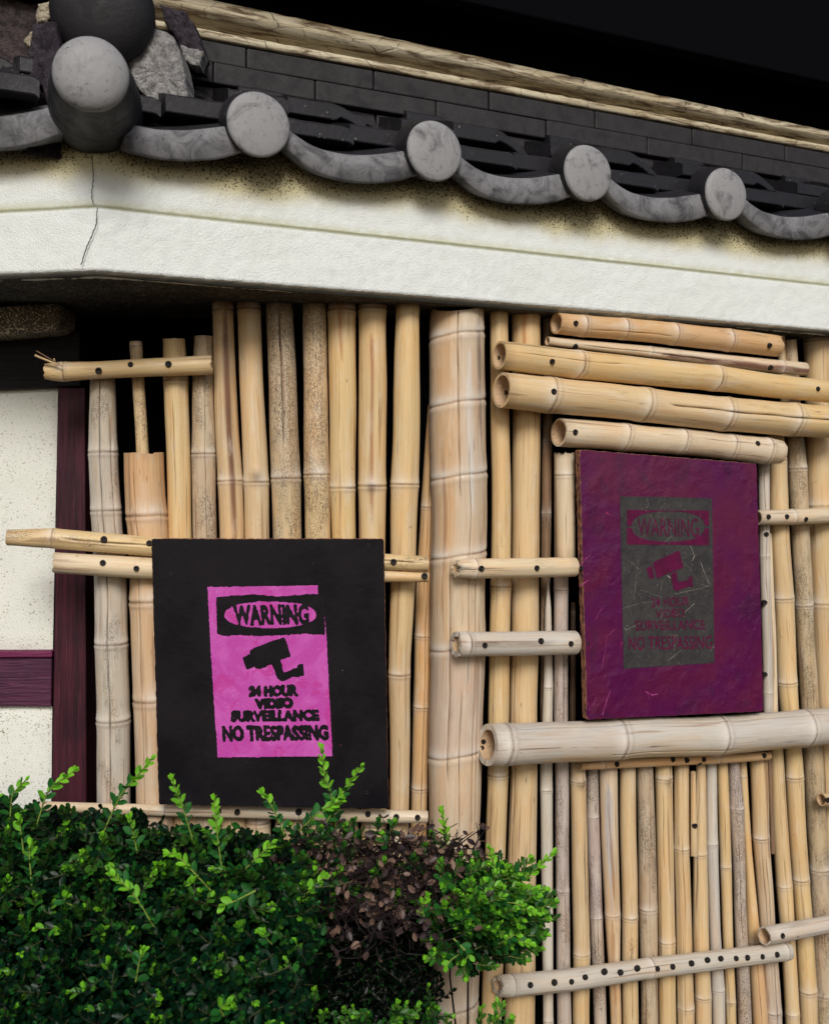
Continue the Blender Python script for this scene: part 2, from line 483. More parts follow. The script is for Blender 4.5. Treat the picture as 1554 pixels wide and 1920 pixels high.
def bevel_box(p8, bev=.0015):
    """box from 8 corners (4 front CCW, 4 back CCW) with bevelled edges -> verts, faces"""
    bm = bmesh.new()
    vs = [bm.verts.new(p) for p in p8]
    for f in ((0, 1, 2, 3), (7, 6, 5, 4), (0, 4, 5, 1), (1, 5, 6, 2), (2, 6, 7, 3), (3, 7, 4, 0)):
        bm.faces.new([vs[i] for i in f])
    bmesh.ops.recalc_face_normals(bm, faces=bm.faces)
    bmesh.ops.bevel(bm, geom=list(bm.edges), offset=bev, segments=2, affect='EDGES', profile=.5)
    bm.verts.ensure_lookup_table()
    vv = [v.co.copy() for v in bm.verts]
    ff = [[v.index for v in f.verts] for f in bm.faces]
    bm.free()
    return vv, ff
def quad_box(pl, corners, off, depth, bev=.0015):
    """corners: 4 px points (TL,TR,BR,BL) on a plane; thickness DEPTH behind the face"""
    fr = [up(x, y, pl, off) for x, y in corners]
    n = (fr[1] - fr[0]).cross(fr[3] - fr[0]).normalized()
    if n.y < 0:
        n = -n
    return bevel_box([p for p in (fr[3], fr[2], fr[1], fr[0])] + [p + n * depth for p in (fr[3], fr[2], fr[1], fr[0])], bev)

# ------------------------------------------------------------------ bamboo culms
PAL = dict(pale=(.69, .58, .42), tan=(.65, .49, .285), yellow=(.68, .51, .270), orange=(.64, .42, .215),
           grey=(.49, .435, .36), speck=(.54, .44, .30), brown=(.24, .155, .095), post=(.63, .505, .365),
           ash=(.58, .545, .48), pink=(.53, .455, .40), deep=(.16, .10, .06))
def culm(name, pts, pl, off, nodes=(), col='tan', col2=None, mould=0.0, cracks=(), jag=(0, 0), parent=None,
         slant=None, flare_k=1.0, stub=None, hollow=.84, seed=None, nseg=28, streak=None, label=None, knots=(), split=None, vertical=True, arc=None, scoop=0):
    """pts: (px, py, width_px) of the centre line, on plane PL moved OFF towards the viewer. nodes: px along the main axis."""
    seed = random.random() * 50 if seed is None else seed
    P, R, K = [], [], []
    for x, y, w in pts:
        p = up(x, y, pl, off)
        P.append(p); R.append(w * .5 * p.y / 2000.0); K.append(y if vertical else x)
    P = np.array([tuple(p) for p in P]); R = np.array(R); K = np.array(K, float)
    seglen = np.linalg.norm(np.diff(P, axis=0), axis=1)
    D = np.concatenate([[0], np.cumsum(seglen)])
    L = D[-1]
    order = np.argsort(K)
    nd = [float(np.interp(k, K[order], D[order])) for k in nodes]
    r0 = float(R.mean())
    sc = max(.5, r0 / .021)
    base = list(np.arange(0, L, .016)) + [L]
    cl = np.array([-22, -15, -10, -6.5, -4, -2.4, -1.2, 0, 1.0, 2.2, 4, 7, 12, 18]) * .001 * sc
    ds = [d for d in base if all(abs(d - q) > .02 * sc for q in nd)]
    for q in nd:
        ds += [q + c for c in cl if 0 < q + c < L]
    for e in (0, L):
        ds += [abs(e - .0015)]
    ds = np.array(sorted(set(round(d, 6) for d in ds)))
    sg = np.where(ds < 0, 0, ds)
    # smooth centre line
    C = np.stack([np.interp(ds, D, P[:, i]) for i in range(3)], 1)
    if len(pts) > 2:
        for _ in range(6):
            C[1:-1] = C[1:-1] * .5 + (C[:-2] + C[2:]) * .25
    Rr = np.interp(ds, D, R)
    T = (P[-1] - P[0]) / np.linalg.norm(P[-1] - P[0])
    view = np.array([0, -1, 0]) - T * np.dot([0, -1, 0], T)
    view /= np.linalg.norm(view)
    side = np.cross(T, view)
    if (vertical and side[0] < 0) or (not vertical and side[2] < 0):
        side = -side
    # slight random sway: the culm kinks a little at its nodes
    amp = .05 * r0 * (1.0 if vertical else .7)
    sway = np.array([n1(d * 7, seed) for d in ds]) * amp * 2.2
    C = C + np.outer(sway, side)
    prof = np.ones(len(ds)); brown = np.zeros(len(ds)); white = np.zeros(len(ds))
    for q in nd:
        x = (ds - q) / (.001 * sc)
        flare = (.072 + .025 * n1(q * 31, seed)) * flare_k
        prof += flare * np.exp(-np.abs(x) / 5.5)
        prof -= .060 * (.4 + .6 * flare_k) * np.exp(-((x + .0) / 1.15) ** 2)
        prof += .018 * np.exp(-((x - 2.3) / 1.1) ** 2)
        brown = np.maximum(brown, .85 * np.exp(-((x) / (1.25 if flare_k > .5 else .65)) ** 2))
        brown = np.maximum(brown, (.40 if flare_k > .5 else .15) * np.exp(-((x - 3.4) / .9) ** 2))
        white = np.maximum(white, (.70 if flare_k > .5 else 1.35) * np.exp(-np.abs(x + (4 if flare_k > .5 else 1.5)) / ((7 if flare_k > .5 else 2.2) + 3 * abs(n1(q * 11, seed)))) * (np.abs(x) > .8))
    prof += .012 * np.array([n1(d * 22, seed + 3) for d in ds])
    # angles (0 faces the viewer) with extra columns for cracks
    cracks = list(cracks)
    if nseg >= 28 and r0 > .009:
        rr_ = random.Random(int(seed * 1000))
        for _q in range(rr_.choice((0, 1, 1, 2))):
            d0_ = rr_.uniform(0, .7)
            cracks.append((rr_.uniform(-.85, .85), d0_, d0_ + rr_.uniform(.15, .45), rr_.uniform(.35, .6)))
    ang = list(np.linspace(-math.pi, math.pi, nseg, endpoint=False))
    ck = []
    for (a, d0, d1, wdt) in cracks:           # a in -1..1 across, d0..d1 fraction of the length
        a = math.asin(max(-.97, min(.97, a)))
        dl = max(.0006, .00075 * wdt) / r0
        ang = [q for q in ang if abs(q - a) > dl * 2.6]
        ang += [a - dl * 1.6, a - dl * .55, a, a + dl * .55, a + dl * 1.6]
        ck.append((a, dl, d0 * L, d1 * L, wdt))
    ang = np.array(sorted(ang))
    na = len(ang); nr = len(ds)
    A_, D_ = np.meshgrid(ang, ds)
    rad = (Rr * prof * .962)[:, None] * np.ones_like(A_)
    dark = np.zeros_like(A_)
    av = A_.copy()
    for (a, dl, d0, d1, wdt) in ck:
        near = np.exp(-((A_ - a) / (dl * .6)) ** 2)
        env = np.clip(np.minimum((D_ - d0), (d1 - D_)) / .018, 0, 1)
        env = env * (0.75 + .25 * np.sin(D_ * 90 + seed))
        rad -= near * env * min(.004 * wdt, r0 * .3)
        dark = np.maximum(dark, near * env)
        wand = np.array([n1(d * 16, seed + 9) for d in ds]) * .0022 / r0
        av += np.exp(-((A_ - a) / (dl * 5)) ** 2) * wand[:, None]
    if arc:                                   # flattened / groove side on the culm (sulcus)
        a0 = math.asin(arc[0]); g = np.exp(-((A_ - a0) / .16) ** 2)
        rad -= g * r0 * arc[1]
        dark = np.maximum(dark, .0 * g)
    for (a, d, s) in knots:
        a0 = math.asin(a)
        g = np.exp(-(((A_ - a0) * r0) ** 2 + (D_ - d * L) ** 2 * .8) / (s * .004) ** 2)
        rad += g * .0028 * s
        brown_k = g
        dark = np.maximum(dark, g * .55)
    C3 = C[:, None, :]
    sl = 0
    if slant is not None:
        near_nd = np.zeros(nr)
        for q in nd:
            near_nd = np.maximum(near_nd, np.exp(-((ds - q) / (.03 * sc)) ** 2))
        wig = .35 * np.sin(2 * av + seed) + .2 * np.sin(5 * av + seed * 2)
        sl = (near_nd[:, None] * (np.sin(av) * slant + wig * .0025))
    V = C3 + (np.cos(av) * rad)[..., None] * view + (np.sin(av) * rad)[..., None] * side
    V = V + (sl[..., None] if not np.isscalar(sl) else 0) * T
    # broken / cut ends
    for e, j in ((0, jag[0]), (nr - 1, jag[1])):
        sgn = 1 if e == 0 else -1
        jj = np.array([abs(n1(a * 1.9, seed + e)) * 1.5 + .5 * abs(n1(a * 6, seed + e + 2)) for a in ang]) * j
        if e == 0 and scoop:
            jj = np.maximum(jj, scoop * (np.cos(ang).clip(0) ** .8))
        V[e] += (jj * sgn)[:, None] * T
        n2 = 1 if e == 0 else nr - 2
        lim = np.where(jj > 0, jj + .0009, 0)
        k = n2
        while 0 <= k < nr and abs(ds[k] - ds[e]) < lim.max() + .001:
            m_ = abs(ds[k] - ds[e]) < lim
            V[k][m_] = (V[e] + (np.arange(1, 2)[0] * .0004 * (abs(k - e))) * sgn * T)[m_]
            k += 1 if e == 0 else -1
    off3 = np.array([seed * 1.3, seed * .7, seed * 2.1])
    gc = np.stack([np.cos(A_) * rad, np.sin(A_) * rad, D_], -1) + off3
    # colours: base tint per internode, slightly varied
    c1 = np.array(PAL[col]); c2 = np.array(PAL[col2 or col])
    fr = np.clip(ds / L, 0, 1)[:, None]
    tc = c1 * (1 - fr) + c2 * fr
    ql = sorted(nd)
    ids = np.searchsorted(ql, ds)
    jit = np.array([[1 + .09 * n1(i * 3.3, seed + k) for k in (0, 0, 1.5)] for i in range(len(ql) + 1)])
    tc = tc * jit[ids] * (1 + .05 * n1(seed, 2))
    mg = mould if isinstance(mould, tuple) else (mould, mould)
    mv = mg[0] + (mg[1] - mg[0]) * fr
    tint = np.concatenate([np.broadcast_to(tc[:, None, :], A_.shape + (3,)), np.broadcast_to(mv[:, :, None], A_.shape + (1,))], -1).copy()
    if stub:
        tint[ds < nd[0], :, :3] *= np.array(stub)
    if streak:
        for (a, d0, d1, wd, sc_c) in streak:
            a0 = math.asin(a)
            wdt = wd * np.clip((D_ / L - d0) / .06, 0, 1) * np.clip((d1 - D_ / L) / .3, 0, 1)
            g = np.clip(1.6 - np.abs(A_ - a0) / np.maximum(wdt, 1e-4) * 1.2, 0, 1) * (wdt > .002)
            tint[..., :3] = tint[..., :3] * (1 - g[..., None]) + np.array(sc_c) * g[..., None]
    bw = brown[:, None] * (.75 + .25 * np.sin(A_ * 2 + seed))
    wh = (white[:, None] * (.6 + .4 * np.sin(A_ * 3 + seed * 2)).clip(.15 if flare_k > .5 else .5)).clip(0, 1)
    endd = np.minimum(ds, L - ds)
    bw = np.maximum(bw, (.30 * np.exp(-endd / .003))[:, None])
    fx = np.stack([bw, wh, dark, np.zeros_like(bw)], -1)
    verts = V.reshape(-1, 3)
    idx = np.arange(nr * na).reshape(nr, na)
    a_ = idx[:-1, :]; b_ = idx[1:, :]
    faces = np.stack([a_, np.roll(a_, -1, 1), np.roll(b_, -1, 1), b_], -1).reshape(-1, 4).tolist()
    nouter = len(faces); rimf = []
    vl = [verts]
    base_n = len(verts)
    gcl = [gc.reshape(-1, 3)]; tl = [tint.reshape(-1, 4)]; fl = [fx.reshape(-1, 4)]
    for e in (0, nr - 1):
        sgn = 1 if e == 0 else -1
        rim = V[e]
        cen = C[e]
        dep = r0 * 1.3
        inner = cen + (rim - cen) * hollow
        along = ((rim - cen) @ T)[:, None] * T
        inner = cen + (rim - cen - along) * hollow + along
        deep = cen + (rim - cen - along) * hollow * .93 + sgn * dep * T
        mid = (inner + deep) / 2
        rings = [rim, inner, inner, mid, deep, deep * .5 + (cen + sgn * dep * T) * .5]
        prev = None
        for q_, rr in enumerate(rings):
            cur = np.arange(base_n, base_n + na)
            vl.append(rr); base_n += na
            gcl.append(gc[e]); tl.append(tint[e]); fl.append(fx[e] * 0)
            if prev is not None and q_ != 2:
                f = np.stack([prev, cur, np.roll(cur, -1), np.roll(prev, -1)], -1)
                faces += f.tolist()
                if q_ == 1: rimf += list(range(len(faces) - na, len(faces)))
            prev = cur
        vl.append((cen + sgn * dep * T)[None]); gcl.append(gc[e][:1]); tl.append(tint[e][:1]); fl.append(fx[e][:1] * 0)
        faces += [[int(prev[i]), base_n, int(prev[(i + 1) % na])] for i in range(na)]
        base_n += 1
    verts = np.concatenate(vl)
    me = bpy.data.meshes.new(name)
    me.from_pydata(verts.tolist(), [], faces)
    me.materials.append(M['bamboo']); me.materials.append(M['inner'])
    mi = np.zeros(len(faces), np.int32); mi[nouter:] = 1; mi[rimf] = 0
    me.polygons.foreach_set('material_index', mi)
    me.polygons.foreach_set('use_smooth', [True] * len(faces))
    g = me.attributes.new('gc', 'FLOAT_VECTOR', 'POINT')
    g.data.foreach_set('vector', np.concatenate(gcl).astype(np.float32).ravel())
    col_attr(me, 'tint', np.concatenate(tl)); col_attr(me, 'fx', np.concatenate(fl))
    me.update()
    bm = bmesh.new(); bm.from_mesh(me); bmesh.ops.recalc_face_normals(bm, faces=bm.faces); bm.to_mesh(me); bm.free()
    o = bpy.data.objects.new(name, me)
    if label:
        o['label'] = label
    link(o, parent)
    o_info = dict(pl=pl, off=off, P=P, R=R, K=K, vertical=vertical, pts=pts)
    return o, o_info

# screw heads (dark countersunk screws), one shared mesh
def screw_mesh():
    bm = bmesh.new()
    ring = []
    prof = [(0.0, -.0004), (.0015, -.0004), (.0018, .0004), (.0032, .0007), (.0036, -.0001), (.0036, -.0035)]
    rows = []
    for (r, z) in prof:
        if r == 0:
            rows.append([bm.verts.new((0, -z, 0))])
        else:
            rows.append([bm.verts.new((r * math.cos(i * math.tau / 12), -z, r * math.sin(i * math.tau / 12))) for i in range(12)])
    for i in range(12):
        bm.faces.new((rows[0][0], rows[1][i], rows[1][(i + 1) % 12]))
    for a, b in zip(rows[1:-1], rows[2:]):
        for i in range(12):
            bm.faces.new((a[i], b[i], b[(i + 1) % 12], a[(i + 1) % 12]))
    bmesh.ops.recalc_face_normals(bm, faces=bm.faces)
    me = bpy.data.meshes.new('screw')
    bm.to_mesh(me); bm.free()
    me.materials.append(M['screw'])
    me.polygons.foreach_set('use_smooth', [True] * len(me.polygons))
    return me
SCREW = screw_mesh()
def screws(info, pts, parent, s=1.0):
    pl, off = info['pl'], info['off']
    K = info['K']; o_ = np.argsort(K)
    for (x, y) in pts:
        k = y if info['vertical'] else x
        r = float(np.interp(k, K[o_], info['R'][o_]))
        pc = [float(np.interp(k, K[o_], np.array([p[i] for p in info['pts']])[o_])) for i in (0, 1)]
        c = up(pc[0], pc[1], pl, off)
        q = up(x, y, pl, off)
        d = min(.9 * r, (Vector((q.x, 0, q.z)) - Vector((c.x, 0, c.z))).length)
        cs = math.cos(math.atan(pl[1]))
        ax = up(x, y, pl, off + math.sqrt(max(r * r - d * d, 0)) / cs + .0014)
        sc = bpy.data.objects.new('screw', SCREW)
        nrm = (ax - c)
        if info['vertical']:
            nrm = Vector((pl[1], -1, 0)).normalized() * abs(nrm.y) * .5 + Vector((nrm.x, nrm.y, 0)) * .5
        else:
            tv = Vector((1, pl[1], 0)).normalized()
            nrm = nrm - tv * nrm.dot(tv)
        sc.rotation_euler = Vector((0, -1, 0)).rotation_difference(nrm.normalized()).to_euler()
        sc.location = ax
        sc.scale = (s * random.uniform(1.15, 1.4),) * 3
        sc.rotation_euler.rotate_axis('Y', random.random() * 3)
        link(sc, parent)

# ------------------------------------------------------------------ ground
gv = [(-60, -60, 0), (60, -60, 0), (60, 60, 0), (-60, 60, 0)]
gr = obj('ground', gv, [(0, 1, 2, 3)], M['soil'])
gr['kind'] = 'structure'

# ------------------------------------------------------------------ eave (stucco cornice)
eave = thing('stucco_eave', 'white stucco eave with a long seam and brown mould under the roof tiles', 'eave')
def corner_pt(off):        # corner of the two eave fronts
    return Vector((-.4165, 1.600 - off - .4165 * .488, 0))
EX = Vector((1, .488, 0)).normalized()
EXL = Vector((-1, .20, 0)).normalized()
NF = Vector((EX.y, -EX.x, 0))               # outward normal of the right front
NL = Vector((-EXL.y, EXL.x, 0))
if NL.y > 0: NL = -NL
def build_fascia(name, ex, nrm, length, left, label):
    c0 = corner_pt(0)
    step = .0045
    zs = [(.264, -.020), (.2690, -.006), (.2705, 0)]
    z = .275
    while z < .350:
        zs.append((z, 0)); z += .0048
    zs += [(.352, -.0003), (.3548, -.0025), (.3565, -.0068), (.3600, -.0075)]
    z = .365
    while z < .465:
        zs.append((z, -.0075)); z += .0055
    n = int(length / step)
    if left:
        n = int(length / .006); step = .006
    V = []
    bis = (NF + NL).normalized()
    for i in range(n + 1):
        s = i * step
        for (zz, o) in zs:
            if i == 0:
                p = c0 + bis * (o / max(.3, bis.dot(nrm)))
            else:
                p = c0 + ex * s + nrm * o
            p = Vector((p.x, p.y, zz + CZ + .0025 * math.sin(s * 2.2)))
            if 0 < i:
                d = mn.noise(p * 170) * .0011 + mn.noise(p * 60) * .0008 + mn.noise(p * 9) * .0012
                p = p + nrm * d
                p.z += mn.noise(p * 150 + Vector((5, 5, 5))) * (.0012 if zz < .2725 else .0006)
            V.append(p)
    m = len(zs)
    Fc = []
    for i in range(n):
        for j in range(m - 1):
            q = (i * m + j, (i + 1) * m + j, (i + 1) * m + j + 1, i * m + j + 1)
            Fc.append(q if not left else q[::-1])
    return obj(name, V, Fc, M['fascia'], eave, True, label)
build_fascia('fascia', EX, NF, 1.75, False, None)
build_fascia('fascia', EXL, NL, .55, True, 'short return of the eave left of the cracked corner')
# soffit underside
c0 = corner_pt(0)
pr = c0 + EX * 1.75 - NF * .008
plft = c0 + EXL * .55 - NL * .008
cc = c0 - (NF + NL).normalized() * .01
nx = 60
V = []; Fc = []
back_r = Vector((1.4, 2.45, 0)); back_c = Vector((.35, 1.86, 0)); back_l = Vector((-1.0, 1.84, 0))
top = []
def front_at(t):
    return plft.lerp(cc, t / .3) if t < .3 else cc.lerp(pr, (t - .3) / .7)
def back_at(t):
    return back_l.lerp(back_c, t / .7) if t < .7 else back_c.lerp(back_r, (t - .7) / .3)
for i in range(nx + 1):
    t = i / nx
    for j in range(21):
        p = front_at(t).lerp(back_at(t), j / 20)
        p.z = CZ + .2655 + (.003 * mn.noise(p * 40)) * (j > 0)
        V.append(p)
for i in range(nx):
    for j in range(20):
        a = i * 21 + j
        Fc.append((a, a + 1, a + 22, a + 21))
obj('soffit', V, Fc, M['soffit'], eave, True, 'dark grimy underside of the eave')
# the crack at the corner: a thin dark fissure
def ribbon(name, pts, w, mat, parent, label=None):
    V = []; Fc = []
    for i, p in enumerate(pts):
        d = (pts[min(i + 1, len(pts) - 1)] - pts[max(i - 1, 0)]).normalized()
        n = d.cross(Vector((0, 1, 0))).normalized()
        ww = w * (.4 + .6 * abs(mn.noise(p * 300)) * 2)
        V += [p - n * ww, p + n * ww, p + n * ww * .6 + Vector((0, .002, 0)), p - n * ww * .6 + Vector((0, .002, 0))]
        if i:
            a = (i - 1) * 4; b = i * 4
            for k in range(4):
                Fc.append((a + k, a + (k + 1) % 4, b + (k + 1) % 4, b + k))
    return obj(name, V, Fc, mat, parent, False, label)
def cracked(px_pts, pl, off, w, parent):
    pts = []
    for (a, b) in zip(px_pts[:-1], px_pts[1:]):
        for k in range(10):
            t = k / 10
            x = a[0] + (b[0] - a[0]) * t + random.uniform(-1.1, 1.1)
            y = a[1] + (b[1] - a[1]) * t
            pts.append(up(x, y, pl, off))
    return ribbon('crack', pts, w, M['crack'], parent)
LP = (1.3945 - .20 * .4165, -.20)           # plane of the left return
cracked([(173, 296), (176, 330), (172, 360), (175, 384)], LP, .0045 - .0068, .00060, eave)
cracked([(183, 389), (181, 420), (168, 452), (160, 470), (151, 500)], LP, .0045, .00065, eave)

# ------------------------------------------------------------------ roof
roof = thing('tiled_roof', 'grey clay tiled roof with pale round eave tiles over a white stucco eave', 'roof')
EY = Vector((-EX.y, EX.x, 0))               # into the roof
ZD = .4765                                  # height of the round tile ends over the camera
def fr(origin, ex=EX, ey=EY):
    m = Matrix.Identity(4)
    for i in range(3):
        m[i][0], m[i][1], m[i][2], m[i][3] = ex[i], ey[i], (0, 0, 1)[i], origin[i]
    return m
def disc_mesh(r, front, back, dome=.004, tilt=.0, nseg=40):
    V = []; Fc = []
    prof = [(0, front - dome), (r * .35, front - dome * .9), (r * .7, front - dome * .55), (r * .90, front - dome * .12), (r * .975, front + .001), (r, front + .0045), (r * 1.005, front + .02), (r * .99, back)]
    for k, (rr, y) in enumerate(prof):
        for i in range(nseg):
            a = i * math.tau / nseg
            wob = 1 + .006 * math.sin(3 * a + r * 999) if rr > r * .5 else 1
            V.append((rr * wob * math.cos(a), y, rr * wob * math.sin(a) + tilt * (y - front)))
    for k in range(len(prof) - 1):
        for i in range(nseg):
            Fc.append((k * nseg + i, (k + 1) * nseg + i, (k + 1) * nseg + (i + 1) % nseg, k * nseg + (i + 1) % nseg))
    return V, Fc
def interp_prof(pts, n):
    xs = np.array([p[0] for p in pts]); zs = np.array([p[1] for p in pts])
    t = np.linspace(xs[0], xs[-1], n)
    # smooth interpolation
    z = np.interp(t, xs, zs)
    for _ in range(3):
        z[1:-1] = .25 * z[:-2] + .5 * z[1:-1] + .25 * z[2:]
    return t, z
def dish_tile(top, bot, pitch, y0, y1, slope, n=30, lip=.0022, seed=0):
    """front band between the curves TOP and BOT (t, z) and a body running back up the slope"""
    t, zt = interp_prof(top, n); _, zb = interp_prof(bot, n)
    V = []; m = 7
    for i in range(n):
        x = t[i] * pitch
        w = .0008 * mn.noise(Vector((x * 60, seed, 0)))
        V += [(x, y0 + .05, zb[i] + .012 + w), (x, y0 + .003, zb[i] - .0008 + w), (x, y0, zb[i] + lip), (x, y0 - .001 + w, (zt[i] + zb[i]) / 2), (x, y0, zt[i] - lip), (x, y0 + lip * 1.2, zt[i]), (x, y1, zt[i] + (y1 - y0) * slope)]
    Fc = []
    for i in range(n - 1):
        for j in range(m - 1):
            Fc.append((i * m + j, (i + 1) * m + j, (i + 1) * m + j + 1, i * m + j + 1))
    # end faces and the hidden back
    Fc.append(tuple(range(m)))
    Fc.append(tuple((n - 1) * m + j for j in reversed(range(m))))
    return V, Fc
TOP = [(.10, .020), (.18, .006), (.26, -.007), (.34, -.015), (.5, -.018), (.65, -.013), (.8, -.003), (.9, .004), (.985, .012)]
BOT = [(.10, -.006), (.18, -.024), (.26, -.040), (.34, -.050), (.5, -.056), (.65, -.054), (.8, -.046), (.9, -.036), (.985, -.024)]
disc_px = [482, 810, 1096, 1354, 1590]
SEQ = [up(x, 300, F, .040) for x in disc_px]
org = [Vector((p.x, p.y, CZ + ZD)) for p in SEQ]
pit = [(org[i + 1] - org[i]).length for i in range(4)] + [.285]
first = org[0] - EX * pit[0]
org_all = [first] + org
pit_all = [pit[0]] + pit
words_ = ['', '', '', '', '', '']
for i, (o0, p) in enumerate(zip(org_all, pit_all)):
    o0 = o0 + Vector((0, 0, random.uniform(-.002, .002)))
    v, f = dish_tile(TOP, BOT, p, .006, .15, .36, seed=i)
    if i == 0:                                # starts behind the corner ornament
        v, f = dish_tile([(t, z) for t, z in TOP if t > .3], [(t, z) for t, z in BOT if t > .3], p, .006, .15, .36, seed=i)
    et = frame_obj('eave_tile', v, f, M['tile_pale'], fr(o0), roof, True)
    et.data.materials.append(M['tile_dark'])
    for pg in et.data.polygons:               # the top of the tile, behind its pale rim, is dark
        if len(pg.vertices) == 4 and pg.index % 6 == 5:
            pg.material_index = 1
    if i:
        v, f = disc_mesh(.0445, -.011, .035, .004, .30)
        frame_obj('tile_end', v, f, M['tile_disc'], fr(o0), et, True).data.materials.append(M['tile_dark'])
        dd = [c for c in et.children][0]
        for pg in dd.data.polygons:
            if pg.index >= 5 * 40:
                pg.material_index = 1
# left return: one eave tile, curves read on the return's own plane
LEX = -EXL
LEY = Vector((-LEX.y, LEX.x, 0))
lo = corner_pt(0) + NL * .035
LPO = (LP[0], LP[1])
def loc_l(x, y):
    q = up(x, y, LP, .035)
    return ((q - lo).dot(LEX), q.z - CZ - ZD)
tp = [loc_l(x, y) for x, y in ((-140, 200), (-60, 222), (0, 218), (40, 213), (80, 203), (110, 190), (150, 170))]
bt = [loc_l(x, y) for x, y in ((-140, 262), (-60, 282), (0, 278), (40, 273), (80, 263), (110, 250), (150, 232))]
v, f = dish_tile([(a, b) for a, b in tp], [(a, b) for a, b in bt], 1.0, .0, .14, .5, seed=9)
frame_obj('eave_tile', v, f, M['tile_pale'], fr(Vector((lo.x, lo.y, CZ + ZD)), LEX, LEY), roof, True, 'eave tile left of the corner ornament')

# stepped rows of dark roof tiles behind
def row_tile(pitch, w, h, y0, y1, slope, seed):
    n = 22
    V = []
    chs = .006
    for i in range(n):
        t = i / (n - 1)
        x = t * w
        k = min(1, max(0, (t - .62) / .30))
        z = -h * (k * k * (3 - 2 * k)) * .95
        z += .003 * math.exp(-((t - .47) / .08) ** 2)
        th = .026
        V += [(x, y0 + .02, z - th), (x, y0 + .001, z - th), (x, y0, z - th + .002), (x, y0, z - chs), (x, y0 + chs, z), (x, y1, z + (y1 - y0) * slope), (x, y1, z + (y1 - y0) * slope - th)]
    m = 7
    Fc = []
    for i in range(n - 1):
        for j in range(m):
            Fc.append((i * m + j, (i + 1) * m + j, (i + 1) * m + (j + 1) % m, i * m + (j + 1) % m))
    Fc.append(tuple(range(m)))
    Fc.append(tuple((n - 1) * m + j for j in reversed(range(m))))
    return V, Fc
def lap_tile(w, flat, drop, y0, y1, slope, th, seed):
    n = 20
    V = []
    ch = .0045
    for i in range(n):
        t = i / (n - 1)
        x = t * w
        k = min(1, max(0, (t - flat) / max(.001, 1 - flat)))
        z = -drop * k ** 1.7 + .0012 * mn.noise(Vector((x * 40, seed, 1)))
        zb = -th - drop * 1.05 * k ** 2.2 + (.006 if .1 < k < .9 else 0) * (drop > .012)
        V += [(x, y0 + .03, zb), (x, y0 + .001, zb), (x, y0, zb + .0015), (x, y0, z - ch), (x, y0 + ch * 1.4, z), (x, y1, z + (y1 - y0) * slope), (x, y1, z + (y1 - y0) * slope - th)]
    m = 7
    Fc = []
    for i in range(n - 1):
        for j in range(m):
            Fc.append((i * m + j, (i + 1) * m + j, (i + 1) * m + (j + 1) % m, i * m + (j + 1) % m))
    Fc.append(tuple(range(m)))
    Fc.append(tuple((n - 1) * m + j for j in reversed(range(m))))
    return V, Fc
KIND = [  # start and length along the pitch, flat share, drop, y, top height, thickness
    (.13, .40, .90, .004, .045, .038, .024), (.545, .43, .93, .004, .058, .047, .027),
    (-.08, .33, .9, .004, .118, .092, .023), (.27, .53, .50, .040, .126, .102, .027),
    (.08, .43, .45, .030, .195, .131, .027), (.62, .34, .6, .020, .205, .118, .022)]
for i in range(-1, 7):
    for q, (t0, ln, flat, drop, yy, zt, th) in enumerate(KIND):
        o0 = org_all[0] + EX * (.281 * (i + t0) + random.uniform(-.004, .004)) + Vector((0, 0, zt + random.uniform(-.0025, .0025)))
        v, f = lap_tile(.281 * ln, flat, drop, yy + random.uniform(-.004, .004), yy + .085, .30, th, i * 7 + q)
        frame_obj('roof_tile', v, f, M['tile_dark'], fr(o0), roof, False)
# bed under all rows, so nothing shows through
bed = [(-.12, .075, -.030), (2.0, .075, -.030), (2.0, .30, .085), (-.12, .30, .085), (-.12, .30, .04), (2.0, .30, .04), (2.0, .075, -.055), (-.12, .075, -.055)]
frame_obj('roof_bed', bed, [(0, 1, 2, 3), (3, 2, 5, 4), (4, 5, 6, 7), (7, 6, 1, 0)], M['mortar_dark'], fr(org_all[0] + EX * .1), roof)

# flat ridge tiles in two courses, read from their joints
RW = 1.80
def s_of(px, off_y):
    q = up(px, 300, (off_y, .488), 0)
    return (q - Vector((0, off_y, 0))).dot(EX)
def ridge_course(joints, z0, z1, y0, mat, seed):
    for a, b in zip(joints[:-1], joints[1:]):
        s0, s1 = s_of(a, y0) + .0012, s_of(b, y0) - .0012
        j = [random.uniform(-.0015, .0015) for _ in range(4)]
        o0 = Vector((0, y0, CZ))
        m = fr(o0)
        p8 = [(s0, j[0], z0 + .001), (s1, j[1], z0 + .001 + j[2] * .6), (s1, j[1], z1 - .001 + j[2] * .6), (s0, j[0], z1 - .001)]
        p8 = [m @ Vector(p) for p in p8] + [m @ Vector((p[0], p[1] + .09, p[2])) for p in p8]
        v, f = bevel_box(p8, .0022)
        obj('ridge_tile', v, f, mat, roof)
ridge_course([180, 320, 463, 701, 917, 1115, 1297, 1471, 1640], .6385, .6725, 1.796, M['ridge'], 1)
ridge_course([150, 400, 592, 818, 1024, 1213, 1392, 1560, 1700], .6035, .6375, 1.788, M['ridge'], 2)
ridge_course([240, 500, 705, 915, 1120, 1300, 1480, 1640], .5690, .6025, 1.800, M['ridge'], 3)
# backing of the ridge
m = fr(Vector((0, 1.84, CZ)))
p8 = [(-.75, 0, .50), (1.6, 0, .50), (1.6, 0, .70), (-.75, 0, .70)]
v, f = bevel_box([m @ Vector(p) for p in p8] + [m @ Vector((p[0], .05, p[2])) for p in p8], .002)
obj('ridge_core', v, f, M['mortar_pink'], roof)
